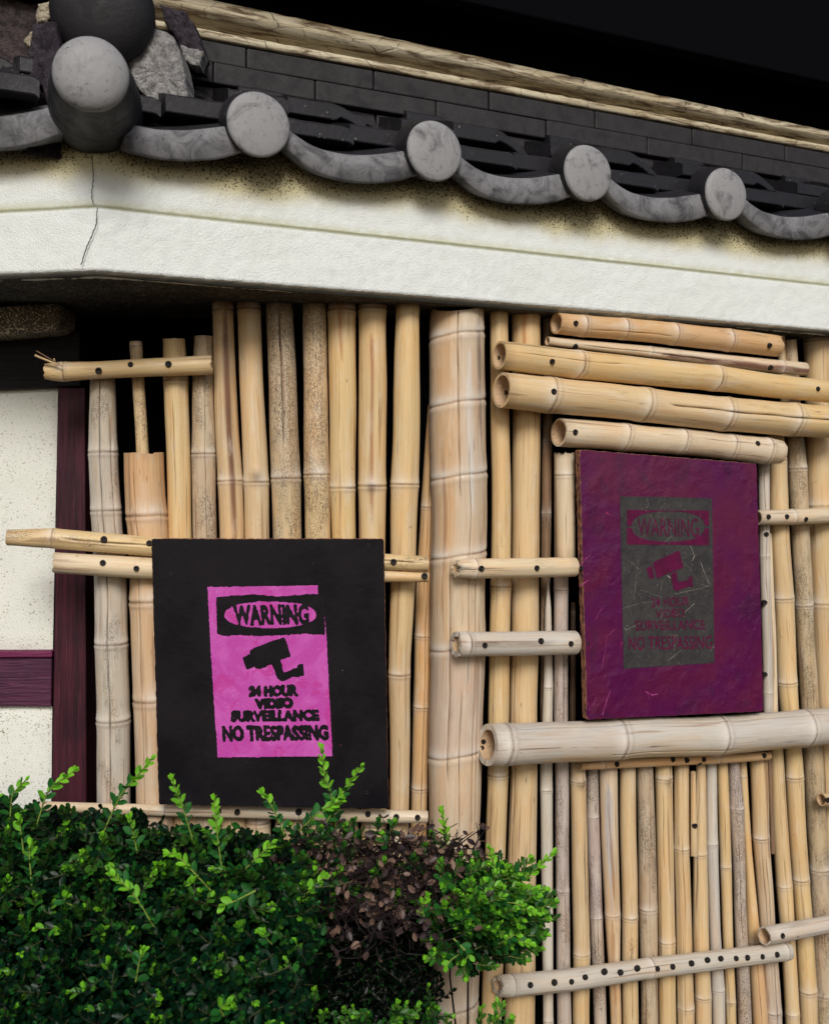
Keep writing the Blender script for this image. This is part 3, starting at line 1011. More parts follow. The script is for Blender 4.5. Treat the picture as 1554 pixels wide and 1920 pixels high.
# rough mortar bedding under the flat tiles
V = []; Fc = []
N = 260
for i in range(N + 1):
    s = -.55 + i * .0078
    for j in range(9):
        z = .545 + j * .0078
        d = .010 * mn.noise(Vector((s * 30, j * .4, 1))) + .004 * mn.noise(Vector((s * 130, j * 1.7, 4)))
        V.append(m @ Vector((s, -.052 - d + j * .0042, z)))
for i in range(N):
    for j in range(8):
        a = i * 9 + j
        Fc.append((a, a + 9, a + 10, a + 1))
obj('mortar', V, Fc, M['mortar_pink'], roof, True, 'rough dusty mortar under the flat ridge tiles')
# cream mouldings above the ridge tiles
def moulding(name, pts_fn, prof, label):
    """prof: list of (frac 0..1 of height, protrusion)"""
    V = []; N = 150
    for i in range(N + 1):
        s = -.52 + i * .0145
        z0, z1 = pts_fn(s)
        for (a, pro) in prof:
            q = Vector((s, -pro - .0012 * mn.noise(Vector((s * 40, a * 9, 2))), z0 + (z1 - z0) * a + .0011 * mn.noise(Vector((s * 50, a * 5, 7)))))
            V.append(m2 @ q)
    k = len(prof)
    Fc = [(i * k + j, (i + 1) * k + j, (i + 1) * k + (j + 1) % k, i * k + (j + 1) % k) for i in range(N) for j in range(k)]
    return obj(name, V, Fc, M['moulding'], roof, True, label)
m2 = fr(Vector((0, 1.80, CZ)))
def lerp_s(a, b):
    return lambda s: (a[0] + (b[0] - a[0]) * (s + .1) / 1.0, a[1] + (b[1] - a[1]) * (s + .1) / 1.0)
moulding('cream_moulding', lambda s: (.6740, .6868), [(0, -.02), (0, .004), (.12, .007), (.8, .0075), (1, .005), (1, -.02)], 'thin cream strip above the flat ridge tiles')
moulding('cream_moulding', lambda s: (.6880 + .004 * (1 - s), .7260 - .013 * s), [(0, -.02), (0, -.010), (.16, -.008), (.24, .006), (.48, .016), (.62, .017), (.66, .0145), (.9, .0155), (1, .013), (1, -.02)], 'thick weathered cream moulding with peeling cracked paint')

# corner ornaments and broken mortar
def lathe_between(a, b, ra, rb, dome, mat, name, parent, label=None, nseg=48, side_mat=None):
    ax = (b - a).normalized()
    sx = ax.cross(Vector((0, 0, 1))).normalized(); sz = sx.cross(ax)
    L = (b - a).length
    prof = []
    for k in range(9):
        t = k / 8 * math.pi / 2
        prof.append((ra * math.sin(t) ** .85, -dome * math.cos(t)))
    for k in range(1, 9):
        t = k / 8
        prof.append((ra + (rb - ra) * math.sin(t * math.pi / 2), t * L))
    prof.append((rb * .93, L + .02)); prof.append((0.0001, L + .025))
    V = []
    for (r, y) in prof:
        for i in range(nseg):
            g = i * math.tau / nseg
            p = a + ax * y + sx * (r * math.cos(g)) + sz * (r * math.sin(g))
            V.append(p + Vector((0, 0, 1)) * mn.noise(p * 20) * .0012)
    Fc = [(k * nseg + i, k * nseg + (i + 1) % nseg, (k + 1) * nseg + (i + 1) % nseg, (k + 1) * nseg + i) for k in range(len(prof) - 1) for i in range(nseg)]
    o = obj(name, V, Fc, mat, parent, True, label)
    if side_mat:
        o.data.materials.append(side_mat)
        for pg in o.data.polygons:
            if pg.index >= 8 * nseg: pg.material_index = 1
    return o
lathe_between(upy(171, 140, 1.285), upy(181, 214, 1.43), .0450, .0605, .019, M['tile_disc'], 'corner_ornament', roof, 'pale grey egg shaped end tile on the eave corner', side_mat=M['tile_shaded'])  # darker body colour stands for the shaded underside
lathe_between(upy(193, 22, 1.47), upy(200, 62, 1.62), .0705, .073, .030, M['tile_black'], 'corner_ornament', roof, 'large black rounded end tile above the pale one')
lathe_between(upy(300, -20, 1.62), upy(310, 20, 1.70), .022, .024, .010, M['tile_black'], 'ridge_roll', roof, 'small black roll tile beside the large black end tile')
def chunk(poly, Y, thick, mat, name='broken_mortar', label=None, rough=.004):
    """broken lump of mortar with a ragged outline"""
    c = Vector((sum(p[0] for p in poly) / len(poly), sum(p[1] for p in poly) / len(poly), 0))
    out = []
    for (a, b) in zip(poly, poly[1:] + poly[:1]):
        for k in range(5):
            t = k / 5
            out.append((a[0] + (b[0] - a[0]) * t + random.uniform(-1.6, 1.6), a[1] + (b[1] - a[1]) * t + random.uniform(-1.6, 1.6)))
    n = len(out)
    rings = [(1.0, thick), (1.0, .003), (.97, 0), (.85, -.002), (.68, -.003), (.5, -.0035), (.3, -.0035), (.12, -.0035)]
    V = []
    for (s, d) in rings:
        for (x, y) in out:
            p = upy(c.x + (x - c.x) * s, c.y + (y - c.y) * s, Y)
            p.y += d + (mn.noise(p * 60) * rough + mn.noise(p * 210) * rough * .45) * (d < thick)
            V.append(p)
    Fc = [(k * n + i, k * n + (i + 1) % n, (k + 1) * n + (i + 1) % n, (k + 1) * n + i) for k in range(len(rings) - 1) for i in range(n)]
    Fc.append(tuple((len(rings) - 1) * n + i for i in range(n)))
    return obj(name, V, Fc, mat, roof, False, label)
chunk([(292, 52), (325, 66), (343, 110), (350, 165), (356, 190), (330, 192), (308, 200), (285, 190), (262, 168), (246, 150), (240, 110), (262, 62)], 1.50, .06, M['mortar'], label='broken grey mortar lump right of the corner ornaments')
chunk([(300, 8), (345, 20), (365, 45), (382, 95), (376, 124), (345, 116), (332, 75), (310, 45)], 1.56, .05, M['mortar_dark'], label='dark mortar lump by the ridge end')
chunk([(338, 84), (372, 92), (382, 98), (376, 125), (346, 116)], 1.552, .03, M['mortar'], label='small grey patch on the dark mortar lump')
chunk([(62, 45), (105, 38), (112, 100), (118, 190), (92, 202), (80, 162), (55, 148), (52, 100), (60, 72)], 1.44, .06, M['mortar_dark'], label='dark broken mortar left of the corner ornaments')
chunk([(72, 8), (102, 0), (106, 24), (88, 42), (70, 45), (66, 28)], 1.47, .03, M['mortar_cream'], label='cream plaster flake above the dark mortar')
chunk([(60, 58), (66, 62), (58, 92), (44, 80)], 1.45, .02, M['mortar_cream'], label='small cream plaster flake on the dark mortar')
LB = (1.62, -.20)
def lbox(name, cs, mat, off=0, depth=.08, label=None, bev=.0025):
    v, f = quad_box(LB, cs, off, depth, bev)
    return obj(name, v, f, mat, roof, False, label)
lbox('ridge_tile', [(-150, 22), (112, 18), (112, 52), (-150, 60)], M['ridge_purple'])
lbox('ridge_tile', [(-150, 62), (100, 54), (100, 88), (-150, 100)], M['ridge_purple'], .006)
lbox('mortar', [(-150, 108), (90, 98), (90, 126), (-150, 136)], M['mortar_cream'], -.004, label='stained cream mortar band on the left roof')
lbox('roof_tile', [(-150, 140), (96, 134), (92, 160), (-150, 168)], M['tile_dark'], .04)
lbox('roof_tile', [(-150, 166), (100, 158), (100, 215), (-150, 235)], M['tile_black'], .02)
lbox('ridge_core', [(-150, -40), (200, -40), (200, 220), (-150, 220)], M['black'], -.03)
v, f = row_tile(.28, .20, .03, 0, .08, .5, 3)
q0 = up(-70, 136, LP, -.03)
frame_obj('roof_tile', v, f, M['tile_dark'], fr(Vector((q0.x, q0.y, q0.z)), LEX, LEY), roof)

# ------------------------------------------------------------------ upper eave, black put in for its shade
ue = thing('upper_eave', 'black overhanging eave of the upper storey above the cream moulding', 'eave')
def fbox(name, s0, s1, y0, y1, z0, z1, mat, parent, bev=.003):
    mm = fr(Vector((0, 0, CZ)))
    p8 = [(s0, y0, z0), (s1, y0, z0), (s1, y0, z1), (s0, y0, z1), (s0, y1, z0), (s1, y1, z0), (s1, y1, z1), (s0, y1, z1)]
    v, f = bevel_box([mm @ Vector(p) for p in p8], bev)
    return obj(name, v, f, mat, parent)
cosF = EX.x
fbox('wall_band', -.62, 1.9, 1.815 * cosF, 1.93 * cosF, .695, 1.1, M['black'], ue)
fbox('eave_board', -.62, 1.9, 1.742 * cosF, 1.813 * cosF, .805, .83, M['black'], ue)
fbox('eave_front', -.62, 1.9, 1.70 * cosF, 1.74 * cosF, .775, 1.1, M['shaded_soffit'], ue)

# ------------------------------------------------------------------ timber framed wall at the far left
tw = thing('timber_framed_wall', 'white stucco wall panel framed by purple stained timbers left of the bamboo', 'wall')
def wbox(name, cs, mat, off=0, depth=.06, label=None, bev=.002, parent=None):
    v, f = quad_box(W, cs, off, depth, bev)
    return obj(name, v, f, mat, parent or tw, False, label)
def stucco_panel(cs, off, mat, label, parent, n=44, rnd=0):
    fr_ = [up(x, y, W, off) for x, y in cs]
    V = []; Fc = []
    for i in range(n + 1):
        for j in range(n + 1):
            a, b = i / n, j / n
            p = fr_[0].lerp(fr_[1], a).lerp(fr_[3].lerp(fr_[2], a), b)
            e = min(a, 1 - a, b, 1 - b)
            p = p + Vector((0, 1, 0)) * (.004 * max(0, 1 - e * n / 1.5) + mn.noise(p * 150) * .0008)
            V.append(p)
    for i in range(n):
        for j in range(n):
            q = i * (n + 1) + j
            Fc.append((q, q + 1, q + n + 2, q + n + 1))
    return obj('plaster_panel', V, Fc, mat, parent, True, label)
stucco_panel([(-260, 738), (108, 727), (98, 1224), (-260, 1224)], .022, M['panel'], 'upper white stucco panel', tw)
stucco_panel([(-260, 1323), (97, 1325), (90, 2000), (-260, 2000)], .022, M['panel'], 'lower white stucco panel', tw)
wbox('post', [(109, 727), (160, 727), (164, 2050), (90, 2050)], M['post'], .036, .10, 'vertical purple stained post beside the stucco panels')
wbox('beam', [(-260, 640), (150, 622), (151, 724), (-260, 742)], M['darkbeam'], .034, .08, 'near black beam above the upper panel')  # beam run on over the post top, its black standing for shade there
wbox('beam', [(-260, 1234), (98, 1234), (96, 1325), (-260, 1323)], M['beam'], .030, .06, 'weathered purple beam between the panels')
wbox('trim', [(-260, 1222), (98, 1221), (98, 1233), (-260, 1234)], M['trim'], .036, .03, 'thin magenta strip on top of the lower beam')
v, f = quad_box(W, [(-200, 585), (113, 566), (113, 618), (-200, 645)], .10, .10, .008)
obj('bracket', v, f, M['block'], tw, False, 'speckled plaster block under the eave')
# black backing added behind the bamboo, painting its gaps as shade
back = thing('gap_shade_backing', 'black painted wall glimpsed through the gaps of the bamboo screen', 'wall')
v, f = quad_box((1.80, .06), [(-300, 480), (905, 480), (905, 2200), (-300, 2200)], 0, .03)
obj('shade_panel', v, f, M['black'], back)
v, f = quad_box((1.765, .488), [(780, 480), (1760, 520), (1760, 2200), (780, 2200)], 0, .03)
obj('shade_panel', v, f, M['black'], back)

# ------------------------------------------------------------------ bamboo: left screen
Lf = thing('bamboo_screen', 'upright bamboo poles left of the thick corner post, behind the black sign', 'bamboo fence')
st_dark = (.17, .075, .035)
def VL(pts, nodes, col, **kw):
    return culm('bamboo_pole', pts, A, kw.pop('off', 0), nodes, col, parent=kw.pop('parent', Lf), vertical=True, **kw)
VL([(192, 703, 47), (196, 850, 55), (200, 960, 57), (207, 1100, 62), (213, 1349, 63), (216, 1620, 64)], [848, 957, 1206, 1349], 'grey', col2='ash', mould=.75, cracks=[(.05, 0, 1, 1.2), (.75, .05, .4, .7)], label='greyish mould stained pole, first from the left')
VL([(255, 639, 24), (262, 740, 23), (268, 870, 24)], [650], 'tan', mould=.85, off=.004, label='thin short pole standing behind the wide cut one')
VL([(271, 848, 77), (276, 966, 77), (281, 1126, 78), (289, 1311, 74), (292, 1620, 72)], [966, 1126, 1311], 'orange', col2='post', cracks=[(-.35, 0, 1, 1.0)], mould=.15, off=.002, jag=(.004, 0), label='wide pale pole with a cut top', slant=.001)
VL([(325, 636, 42), (330, 714, 47), (338, 1000, 45), (345, 1250, 46), (350, 1700, 46)], [714, 1180, 1560], 'yellow', arc=(.62, .10), jag=(.001, 0))
VL([(382, 631, 36), (382, 851, 46), (384, 1000, 46), (388, 1700, 47)], [851, 1120, 1560], 'speck', mould=.95)
VL([(417, 562, 39), (424, 740, 44), (431, 902, 48), (436, 1100, 48), (440, 1700, 48)], [583, 902, 1240, 1570], 'tan', stub=(.62, .46, .36), streak=[(.35, 0, .50, .33, st_dark)], mould=.25)
VL([(466, 561, 45), (473, 740, 46), (480, 904, 49), (484, 1100, 46), (486, 1700, 46)], [581, 904, 1250, 1540], 'tan', stub=(.62, .46, .36), col2='pale', knots=[(.15, .292, 1.6)], mould=.2)
VL([(524, 571, 52), (531, 740, 55), (537, 897, 57), (541, 1100, 55), (545, 1700, 55)], [897, 1230, 1550], 'speck', col2='yellow', mould=(1.5, .1), cracks=[(.05, 0, .24, 1.4)], jag=(.001, 0))
VL([(590, 564, 46), (592, 740, 47), (594, 890, 50), (599, 1100, 50), (602, 1700, 50)], [890, 1220, 1560], 'tan', mould=(1.4, .3))
VL([(640, 568, 54), (642, 740, 53), (642.5, 915, 49), (646, 1100, 44), (650, 1700, 44)], [583, 915, 1240, 1560], 'yellow', stub=(.62, .46, .36), mould=.25, arc=(.4, .04), streak=[(0, -.1, .10, .9, (.42, .20, .06))])
VL([(699, 564, 53), (698.5, 740, 55), (698, 911, 54), (699, 1100, 49), (700, 1700, 48)], [580, 911, 1230, 1545], 'yellow', stub=(.62, .46, .36), streak=[(.03, .05, .42, .16, (.36, .17, .07))], knots=[(.0, .306, 1.3)], mould=.2)
VL([(764, 561, 45), (761, 740, 52), (758, 908, 54), (754, 1095, 48), (750, 1264, 42), (748, 1516, 37), (746, 1700, 36)], [908, 1264, 1580], 'yellow', col2='tan', arc=(.72, .07), label='pole between the black sign and the thick post')
VL([(814, 760, 24), (803, 940, 30), (795, 1095, 33), (790, 1330, 32), (786, 1480, 32), (783, 1700, 32)], [951, 1193, 1326, 1478, 1600], 'orange', cracks=[(.35, .2, 1, .9)], off=-.070, label='thin cracked pole tucked behind the thick post')
# rails of the left screen
def HR(pts, pl, off, nodes, col, sc, parent, name='bamboo_rail', **kw):
    o, inf = culm(name, pts, pl, off, nodes, col, parent=parent, vertical=False, **kw)
    screws(inf, sc, o)
    return o, inf
HR([(84, 697, 31), (116, 697, 38), (180, 694, 34), (300, 688, 36), (399, 683.5, 38)], A, .038, [122], 'yellow', [(185, 695), (245, 683), (316, 682.5)], Lf, mould=.5, jag=(.003, .003), label='short yellow rail near the top left, with a broken twig at its end')
HR([(14, 1008, 31), (100, 1009, 39), (284, 1025, 38), (500, 1042, 36), (803, 1057, 30)], A, .048, [101, 560], 'yellow', [(195, 1011), (280, 1018), (738, 1053.5)], Lf, mould=.72, jag=(.002, .002), cracks=[(.18, .12, .98, 1.5)], label='upper of the two left rails behind the black sign')
HR([(101, 1055, 40), (284, 1067, 43), (500, 1075, 34), (804, 1082, 20)], A, .046, [420, 650], 'pale', [(193, 1055), (256, 1066), (796, 1080)], Lf, mould=.7, col2='yellow', jag=(.003, .002), label='lower of the two left rails behind the black sign')
HR([(76, 1512, 19), (300, 1519, 22), (500, 1523, 24), (729, 1531, 25), (801, 1532, 24)], A, .036, [310, 560, 729], 'pale', [(410, 1521), (445, 1523), (560, 1522), (690, 1526), (743, 1532), (783, 1533)], Lf, mould=.5, label='bottom rail under the black sign, behind the bush tops')
# twig snapped off the short rail
def sliver(a, b, r, mat_col, parent, pl, off, label=None):
    return culm('splinter', [(a[0], a[1], r), ((a[0] + b[0]) / 2, (a[1] + b[1]) / 2 + 1.5, r * .9), (b[0], b[1], r * .7)], pl, off, (), mat_col, parent=parent, vertical=False, nseg=8, mould=.2)[0]
sliver((66, 666), (116, 686), 4.5, 'tan', Lf, A, .062)
sliver((69, 658), (112, 682), 2.2, 'brown', Lf, A, .064)
sliver((102, 672), (104, 684), 3.0, 'tan', Lf, A, .062)

# ------------------------------------------------------------------ the thick corner post
po, pinf = culm('bamboo_post', [(855, 567, 104), (856, 740, 109), (858, 900, 109), (859, 1045, 108), (857, 1211, 107), (855, 1410, 104), (850, 1580, 97), (852, 1760, 92), (856, 1990, 86)],
                A, -.040, [631, 757, 892, 1039, 1210, 1409, 1700, 1880], 'post', mould=.28, cracks=[(.0, 0, .26, .9), (-.32, .33, .62, .9), (.62, .35, 1, 1.2), (.12, .5, .75, .6)], slant=-.0075, nseg=44,
                streak=[(.78, .02, .20, .30, (.26, .20, .16)), (.4, .06, .30, .22, (.66, .62, .57)), (-.5, -.1, .5, .5, (.62, .44, .27))], hollow=.86, scoop=.020, jag=(.001, 0), flare_k=.38)
po['label'] = 'thickest bamboo post, pale orange with white node rings, between the two signs'
po['category'] = 'bamboo post'

# ------------------------------------------------------------------ bamboo: right screen
Rt = thing('bamboo_screen', 'tangle of bamboo poles and slanting rails right of the thick corner post', 'bamboo fence')
def VR(pts, nodes, col, **kw):
    return culm('bamboo_pole', pts, B, kw.pop('off', 0), nodes, col, parent=Rt, vertical=True, **kw)
VR([(935, 572, 35), (937.5, 800, 37), (939, 1030, 38), (939, 1099, 40), (934.5, 1330, 41), (931, 1500, 40), (924.5, 1796, 40), (919, 2000, 38)], [1099, 1452, 1796], 'yellow', mould=.25, arc=(-.7, .06), label='slim yellow pole right beside the thick post')
VR([(987, 572, 56), (985, 800, 55), (985, 1030, 54), (982, 1330, 54), (980, 1460, 53), (975, 1800, 60), (971, 2000, 60)], [1755], 'yellow', col2='tan', off=-.006, mould=.2, streak=[(-.2, -.1, .10, .7, (.46, .22, .07))], label='broad smooth yellow pole, second from the thick post')
VR([(1027, 583, 20), (1026, 830, 20), (1024, 964, 20), (1021, 1180, 18), (1020, 1350, 16)], [605, 828, 964], 'brown', mould=.6, off=-.020)
VR([(1027, 1086, 4), (1027, 1140, 12), (1027, 1289, 19), (1025, 1355, 21), (1023, 1440, 24.5), (1026, 1698, 22), (1028, 1913, 20), (1028, 2000, 20)], [1289, 1481, 1698, 1913], 'ash', col2='ash', off=.0, mould=.12, label='thin whitish pole with a pointed top')
VR([(1057, 846, 38), (1059, 900, 39), (1060, 950, 38), (1061, 1044, 37)], [891], 'pale', off=.026, jag=(.009, .001), mould=.15, label='short pale pole with a splintered top left of the purple sign')
screws(dict(pl=B, off=.026, K=np.array([846., 1044.]), R=np.array([.016, .016]), pts=[(1057, 846), (1061, 1044)], vertical=True), [(1070, 917), (1073, 1008)], Rt)
VR([(1045, 850, 14), (1046, 1070, 14)], [], 'tan', off=.004, mould=.4)
VR([(1051, 1075, 28), (1051, 1106, 28), (1051, 1355, 28), (1053, 1440, 27), (1054, 1670, 26), (1057, 1900, 28), (1058, 2000, 28)], [1106, 1670], 'pink', mould=.80, cracks=[(.35, .12, .32, 1.9)])
VR([(1074, 1130, 10), (1073, 1355, 12)], [1150], 'deep', off=-.03, mould=.3)
VR([(1083, 1428, 30), (1085, 1560, 32), (1089, 1788, 33), (1090, 2000, 32)], [1464, 1788], 'tan', col2='tan', mould=.3, knots=[(.3, .065, 1.5)], arc=(.65, .08))
VR([(1110, 1432, 22), (1111, 1532, 24), (1116, 1700, 25), (1124, 1860, 25), (1128, 2000, 24)], [1532, 1720], 'pink', mould=1.0, off=-.010, label='thin heavily spotted dark pole')
VR([(1140, 1432, 36), (1142, 1560, 34), (1148, 1715, 30), (1152, 1830, 22), (1156, 2000, 20)], [1715], 'pale', col2='orange', mould=.2, streak=[(-.2, .05, .5, .5, (.50, .47, .46)), (-.2, .5, 1.2, .3, (.45, .27, .14))])
VR([(1176, 1428, 31), (1177, 1560, 32), (1180, 1719, 31), (1182, 2000, 32)], [1719], 'tan', mould=.6)
VR([(1209, 1426, 32), (1211, 1560, 34), (1213.5, 1703, 36), (1216, 1850, 33), (1218, 2000, 33)], [1703], 'speck', mould=.92)
VR([(1243, 1422, 33), (1245, 1560, 33), (1249.5, 1765, 33), (1251, 2000, 34)], [1459, 1765], 'yellow', knots=[(.35, .065, 1.3)], mould=.2, arc=(.68, .10))
VR([(1276, 1424, 29), (1277, 1591, 30), (1281, 1750, 31), (1285, 1889, 33), (1286, 2000, 32)], [1591, 1889], 'tan', col2='tan', mould=.45, arc=(-.8, .1))
VR([(1299, 1446, 10), (1300, 1530, 12), (1301, 1606, 14)], [], 'tan', off=.022, mould=.3, nseg=16, jag=(.002, .003), label='short slat nailed over the poles under the big log')
screws(dict(pl=B, off=.022, K=np.array([1446., 1606.]), R=np.array([.006, .006]), pts=[(1299, 1446), (1301, 1606)], vertical=True), [(1303, 1549)], Rt)
VR([(1313, 1420, 18), (1312, 1601, 27), (1313, 1750, 31), (1317, 1868, 32), (1318, 2000, 32)], [1601, 1868], 'tan', mould=.2)
VR([(1332, 1426, 21), (1334, 1560, 23), (1338, 1750, 22), (1346, 1855, 26), (1349, 2000, 24)], [1582, 1855], 'ash', mould=.4, label='thin whitish pole in the middle of the lower row')
VR([(1353, 1426, 21), (1358, 1560, 23), (1363, 1750, 20), (1369, 1878, 20), (1372, 2000, 20)], [1625, 1878], 'yellow', mould=.1, label='thin bright yellow pole')
VR([(1374, 1422, 22), (1381, 1516, 28), (1386, 1660, 23), (1392, 1820, 26), (1398, 2000, 28)], [1516], 'pink', mould=1.0, off=.002)
VR([(1391, 1422, 15), (1402, 1600, 15), (1413, 1765, 26), (1423, 1900, 30), (1427, 2000, 30)], [1456, 1765], 'tan', col2='orange', mould=.5, off=-.008)
VR([(1420, 1418, 34), (1426, 1570, 32), (1438, 1728, 30), (1450, 1897, 30), (1454, 2000, 30)], [1570, 1897], 'tan', col2='pink', mould=.45, cracks=[(.2, .3, 1, 1.1)], streak=[(.6, -.1, .35, .3, (.36, .22, .12))])
VR([(1442, 1425, 9), (1448, 1600, 8)], [], 'brown', off=.004, mould=.2, nseg=14)
VR([(1454, 1380, 24), (1462, 1560, 30), (1469, 1661, 31), (1477, 1780, 27), (1485, 1920, 28), (1487, 2000, 28)], [1661, 1900], 'yellow', col2='tan', mould=.4)
VR([(1450, 790, 32), (1456, 864, 35), (1460, 985, 38), (1468, 1122, 39), (1476, 1279, 38), (1486, 1410, 33), (1488, 1456, 35), (1501, 1648, 33), (1513, 1857, 35), (1516, 2000, 34)], [864, 1122, 1279, 1456, 1648, 1857], 'yellow', mould=.12, off=-.002, label='long smooth yellow pole right of the purple sign')
VR([(1463, 628, 15), (1470, 760, 16)], [], 'tan', off=-.012, mould=.5)
VR([(1480, 638, 24), (1488, 820, 34), (1493, 879, 37), (1506, 1136, 35), (1517, 1330, 35), (1522, 1400, 37), (1535, 1629, 39), (1545, 1864, 40), (1548, 2000, 40)], [879, 1136, 1629, 1864], 'speck', mould=.97, off=-.010, label='long sand textured mouldy pole near the right')
VR([(1532, 628, 54), (1536, 949, 52), (1543, 1131, 52), (1552, 1370, 46), (1560, 1600, 44), (1570, 2000, 44)], [640, 949, 1131, 1600], 'tan', mould=.3, off=-.016)
VR([(1606, 630, 54), (1616, 1200, 54), (1622, 2000, 50)], [760, 1200, 1560], 'tan', mould=.3, off=-.016)
# slim strips right of the purple sign
VR([(1431, 868, 22), (1433, 1044, 20), (1437, 1180, 20), (1440, 1345, 18)], [1044, 1300], 'ash', mould=.15, off=.010, cracks=[(-.1, 0, .4, 1)])
screws(dict(pl=B, off=.010, K=np.array([868., 1345.]), R=np.array([.010, .010]), pts=[(1431, 868), (1440, 1345)], vertical=True), [(1437, 1002), (1433, 1130), (1434, 1265)], Rt)
VR([(1441, 1000, 10), (1447, 1180, 14), (1451, 1345, 14)], [], 'pale', mould=.5, off=.004, nseg=16)
# slanting rails, top
HR([(1042, 606, 42), (1167, 616, 43), (1362, 638, 44), (1456, 648.5, 42)], B, .044, [1090, 1167, 1257.5, 1362.5], 'orange', [(1080, 606), (1443, 648)], Rt, mould=.45, jag=(.001, .006), label='topmost slanting rail, orange tan, close under the stucco eave')
HR([(1026, 639, 17), (1217, 660, 22), (1463, 688, 26), (1507, 692, 26)], B, .036, [1217, 1463], 'pale', [(1079, 651), (1445, 690)], Rt, mould=.5, streak=[(-.45, .38, 1.2, .5, (.20, .11, .085))], cracks=[(-.25, .1, .6, 1.2)], label='thin split rail below the topmost one')
HR([(936, 666, 56), (1081, 683, 56), (1338, 710, 50), (1552, 735, 43)], B, .054, [1081, 1338], 'yellow', [(1036, 678), (1533.5, 729)], Rt, col2='yellow', mould=.18, slant=.0035, label='upper of the two long open ended rails')
HR([(940, 733, 70), (1029, 741, 69), (1204, 758, 66), (1354, 777, 66), (1481, 786, 64), (1570, 793, 62)], B, .058, [1027, 1203, 1353.5, 1481], 'tan', [(1038.6, 734)], Rt, col2='yellow', mould=.25, slant=.0045, cracks=[(.08, .42, 1.1, 1.8)], label='lower of the two long open ended rails')
HR([(1047, 811, 56), (1166, 820, 54), (1273, 828, 51), (1365, 837, 50), (1432, 845, 52), (1460, 848, 46)], B, .048, [1166, 1273, 1364.6, 1431.6], 'pale', [(1079, 810), (1420.5, 831)], Rt, mould=.25, jag=(.001, .002), slant=.003, label='short pale rail resting above the purple sign')
# middle rails overlapping the thick post
HR([(851, 1067, 33), (892, 1067, 39), (1076, 1063, 38)], B, .056, [889], 'pale', [(903, 1066), (1007, 1065)], Rt, mould=.55, jag=(.008, .001), hollow=.6, streak=[(.1, -.1, .12, 1.2, (.33, .30, .25))], arc=(-.25, .05), label='upper short rail crossing the thick post, with a broken left end')
HR([(852, 1208, 49), (874, 1208, 47), (1077, 1205, 47)], B, .056, [874], 'ash', [(909.6, 1210), (1015, 1201.5), (1071, 1207)], Rt, mould=.35, jag=(.007, .001), hollow=.6, streak=[(.12, .05, .9, .2, (.32, .28, .24))], label='lower short rail crossing the thick post, grey white')
gl, _ = HR([(912, 1397, 80), (950, 1396, 79), (1155, 1387, 77), (1343, 1378, 74), (1505, 1366, 70), (1600, 1358, 68)], B, .056, [942, 1155, 1343, 1505], 'ash', [], Rt, 'bamboo_log', mould=.25, nseg=40, slant=.003, hollow=.72, cracks=[(.86, .05, 1, .6)], streak=[(-.75, .1, .9, .45, (.60, .48, .33))], label='big pale grey bamboo log under the purple sign')
HR([(1086, 1437, 15), (1160, 1432, 18), (1345, 1423, 18), (1441, 1417, 16)], B, .030, [1130, 1345], 'orange', [(1157, 1433), (1262, 1423.6), (1288, 1425), (1320, 1424), (1311, 1433), (1433, 1416.6)], Rt, mould=.55, nseg=20, label='thin rail tucked under the big log')
HR([(1418, 970, 29), (1484, 969, 30), (1580, 967, 29)], B, .034, [1484], 'pale', [(1441, 969), (1475.5, 968.5), (1511, 974)], Rt, mould=.12, label='short rail right of the purple sign')
HR([(930, 1850, 39), (960, 1848, 42), (1060, 1838, 41), (1217, 1816, 38), (1350, 1799, 36), (1471, 1784, 33), (1479, 1783, 31)], B, .040, [958, 1217, 1469], 'ash',
   [(995, 1847), (1040, 1842), (1072, 1841), (1098, 1832), (1134, 1821), (1164, 1823), (1195.5, 1815), (1233, 1816.5), (1261.6, 1812.6), (1297, 1806), (1327, 1799.6), (1352, 1797), (1380.5, 1797), (1401.6, 1795.7), (1429.5, 1794), (1457, 1790)], Rt, mould=.2, jag=(.006, .001), hollow=.6, label='long rising bottom rail with a row of dark screws')
HR([(1431, 1755, 34), (1500, 1742, 33), (1590, 1725, 30)], B, .054, [], 'ash', [(1467, 1755), (1495, 1753), (1528, 1748)], Rt, mould=.3, jag=(.004, 0), arc=(-.5, .07), label='short rising rail at the lower right with three screws')
HR([(1539, 1499, 24), (1590, 1498, 24)], B, .038, [], 'tan', [(1552, 1500)], Rt, mould=.4)
# screws seen inside the open ends
for (x, y, o) in ((932, 671, .045), (946, 736, .045), (905, 1391, .045), (902, 1403, .045)):
    sc = bpy.data.objects.new('screw', SCREW)
    sc.location = up(x, y, B, o - .012)
    sc.rotation_euler = (0, 0, math.radians(-35))
    link(sc, Rt)
# frayed fibres at the right end of the topmost rail and on cut tops
for k in range(9):
    y = 632 + k * 4.2 + random.uniform(-1, 1)
    sliver((1450, y), (1460 + random.uniform(0, 8), y + random.uniform(-1, 3)), 1.6, 'orange', Rt, B, .062 - abs(k - 4) * .003)

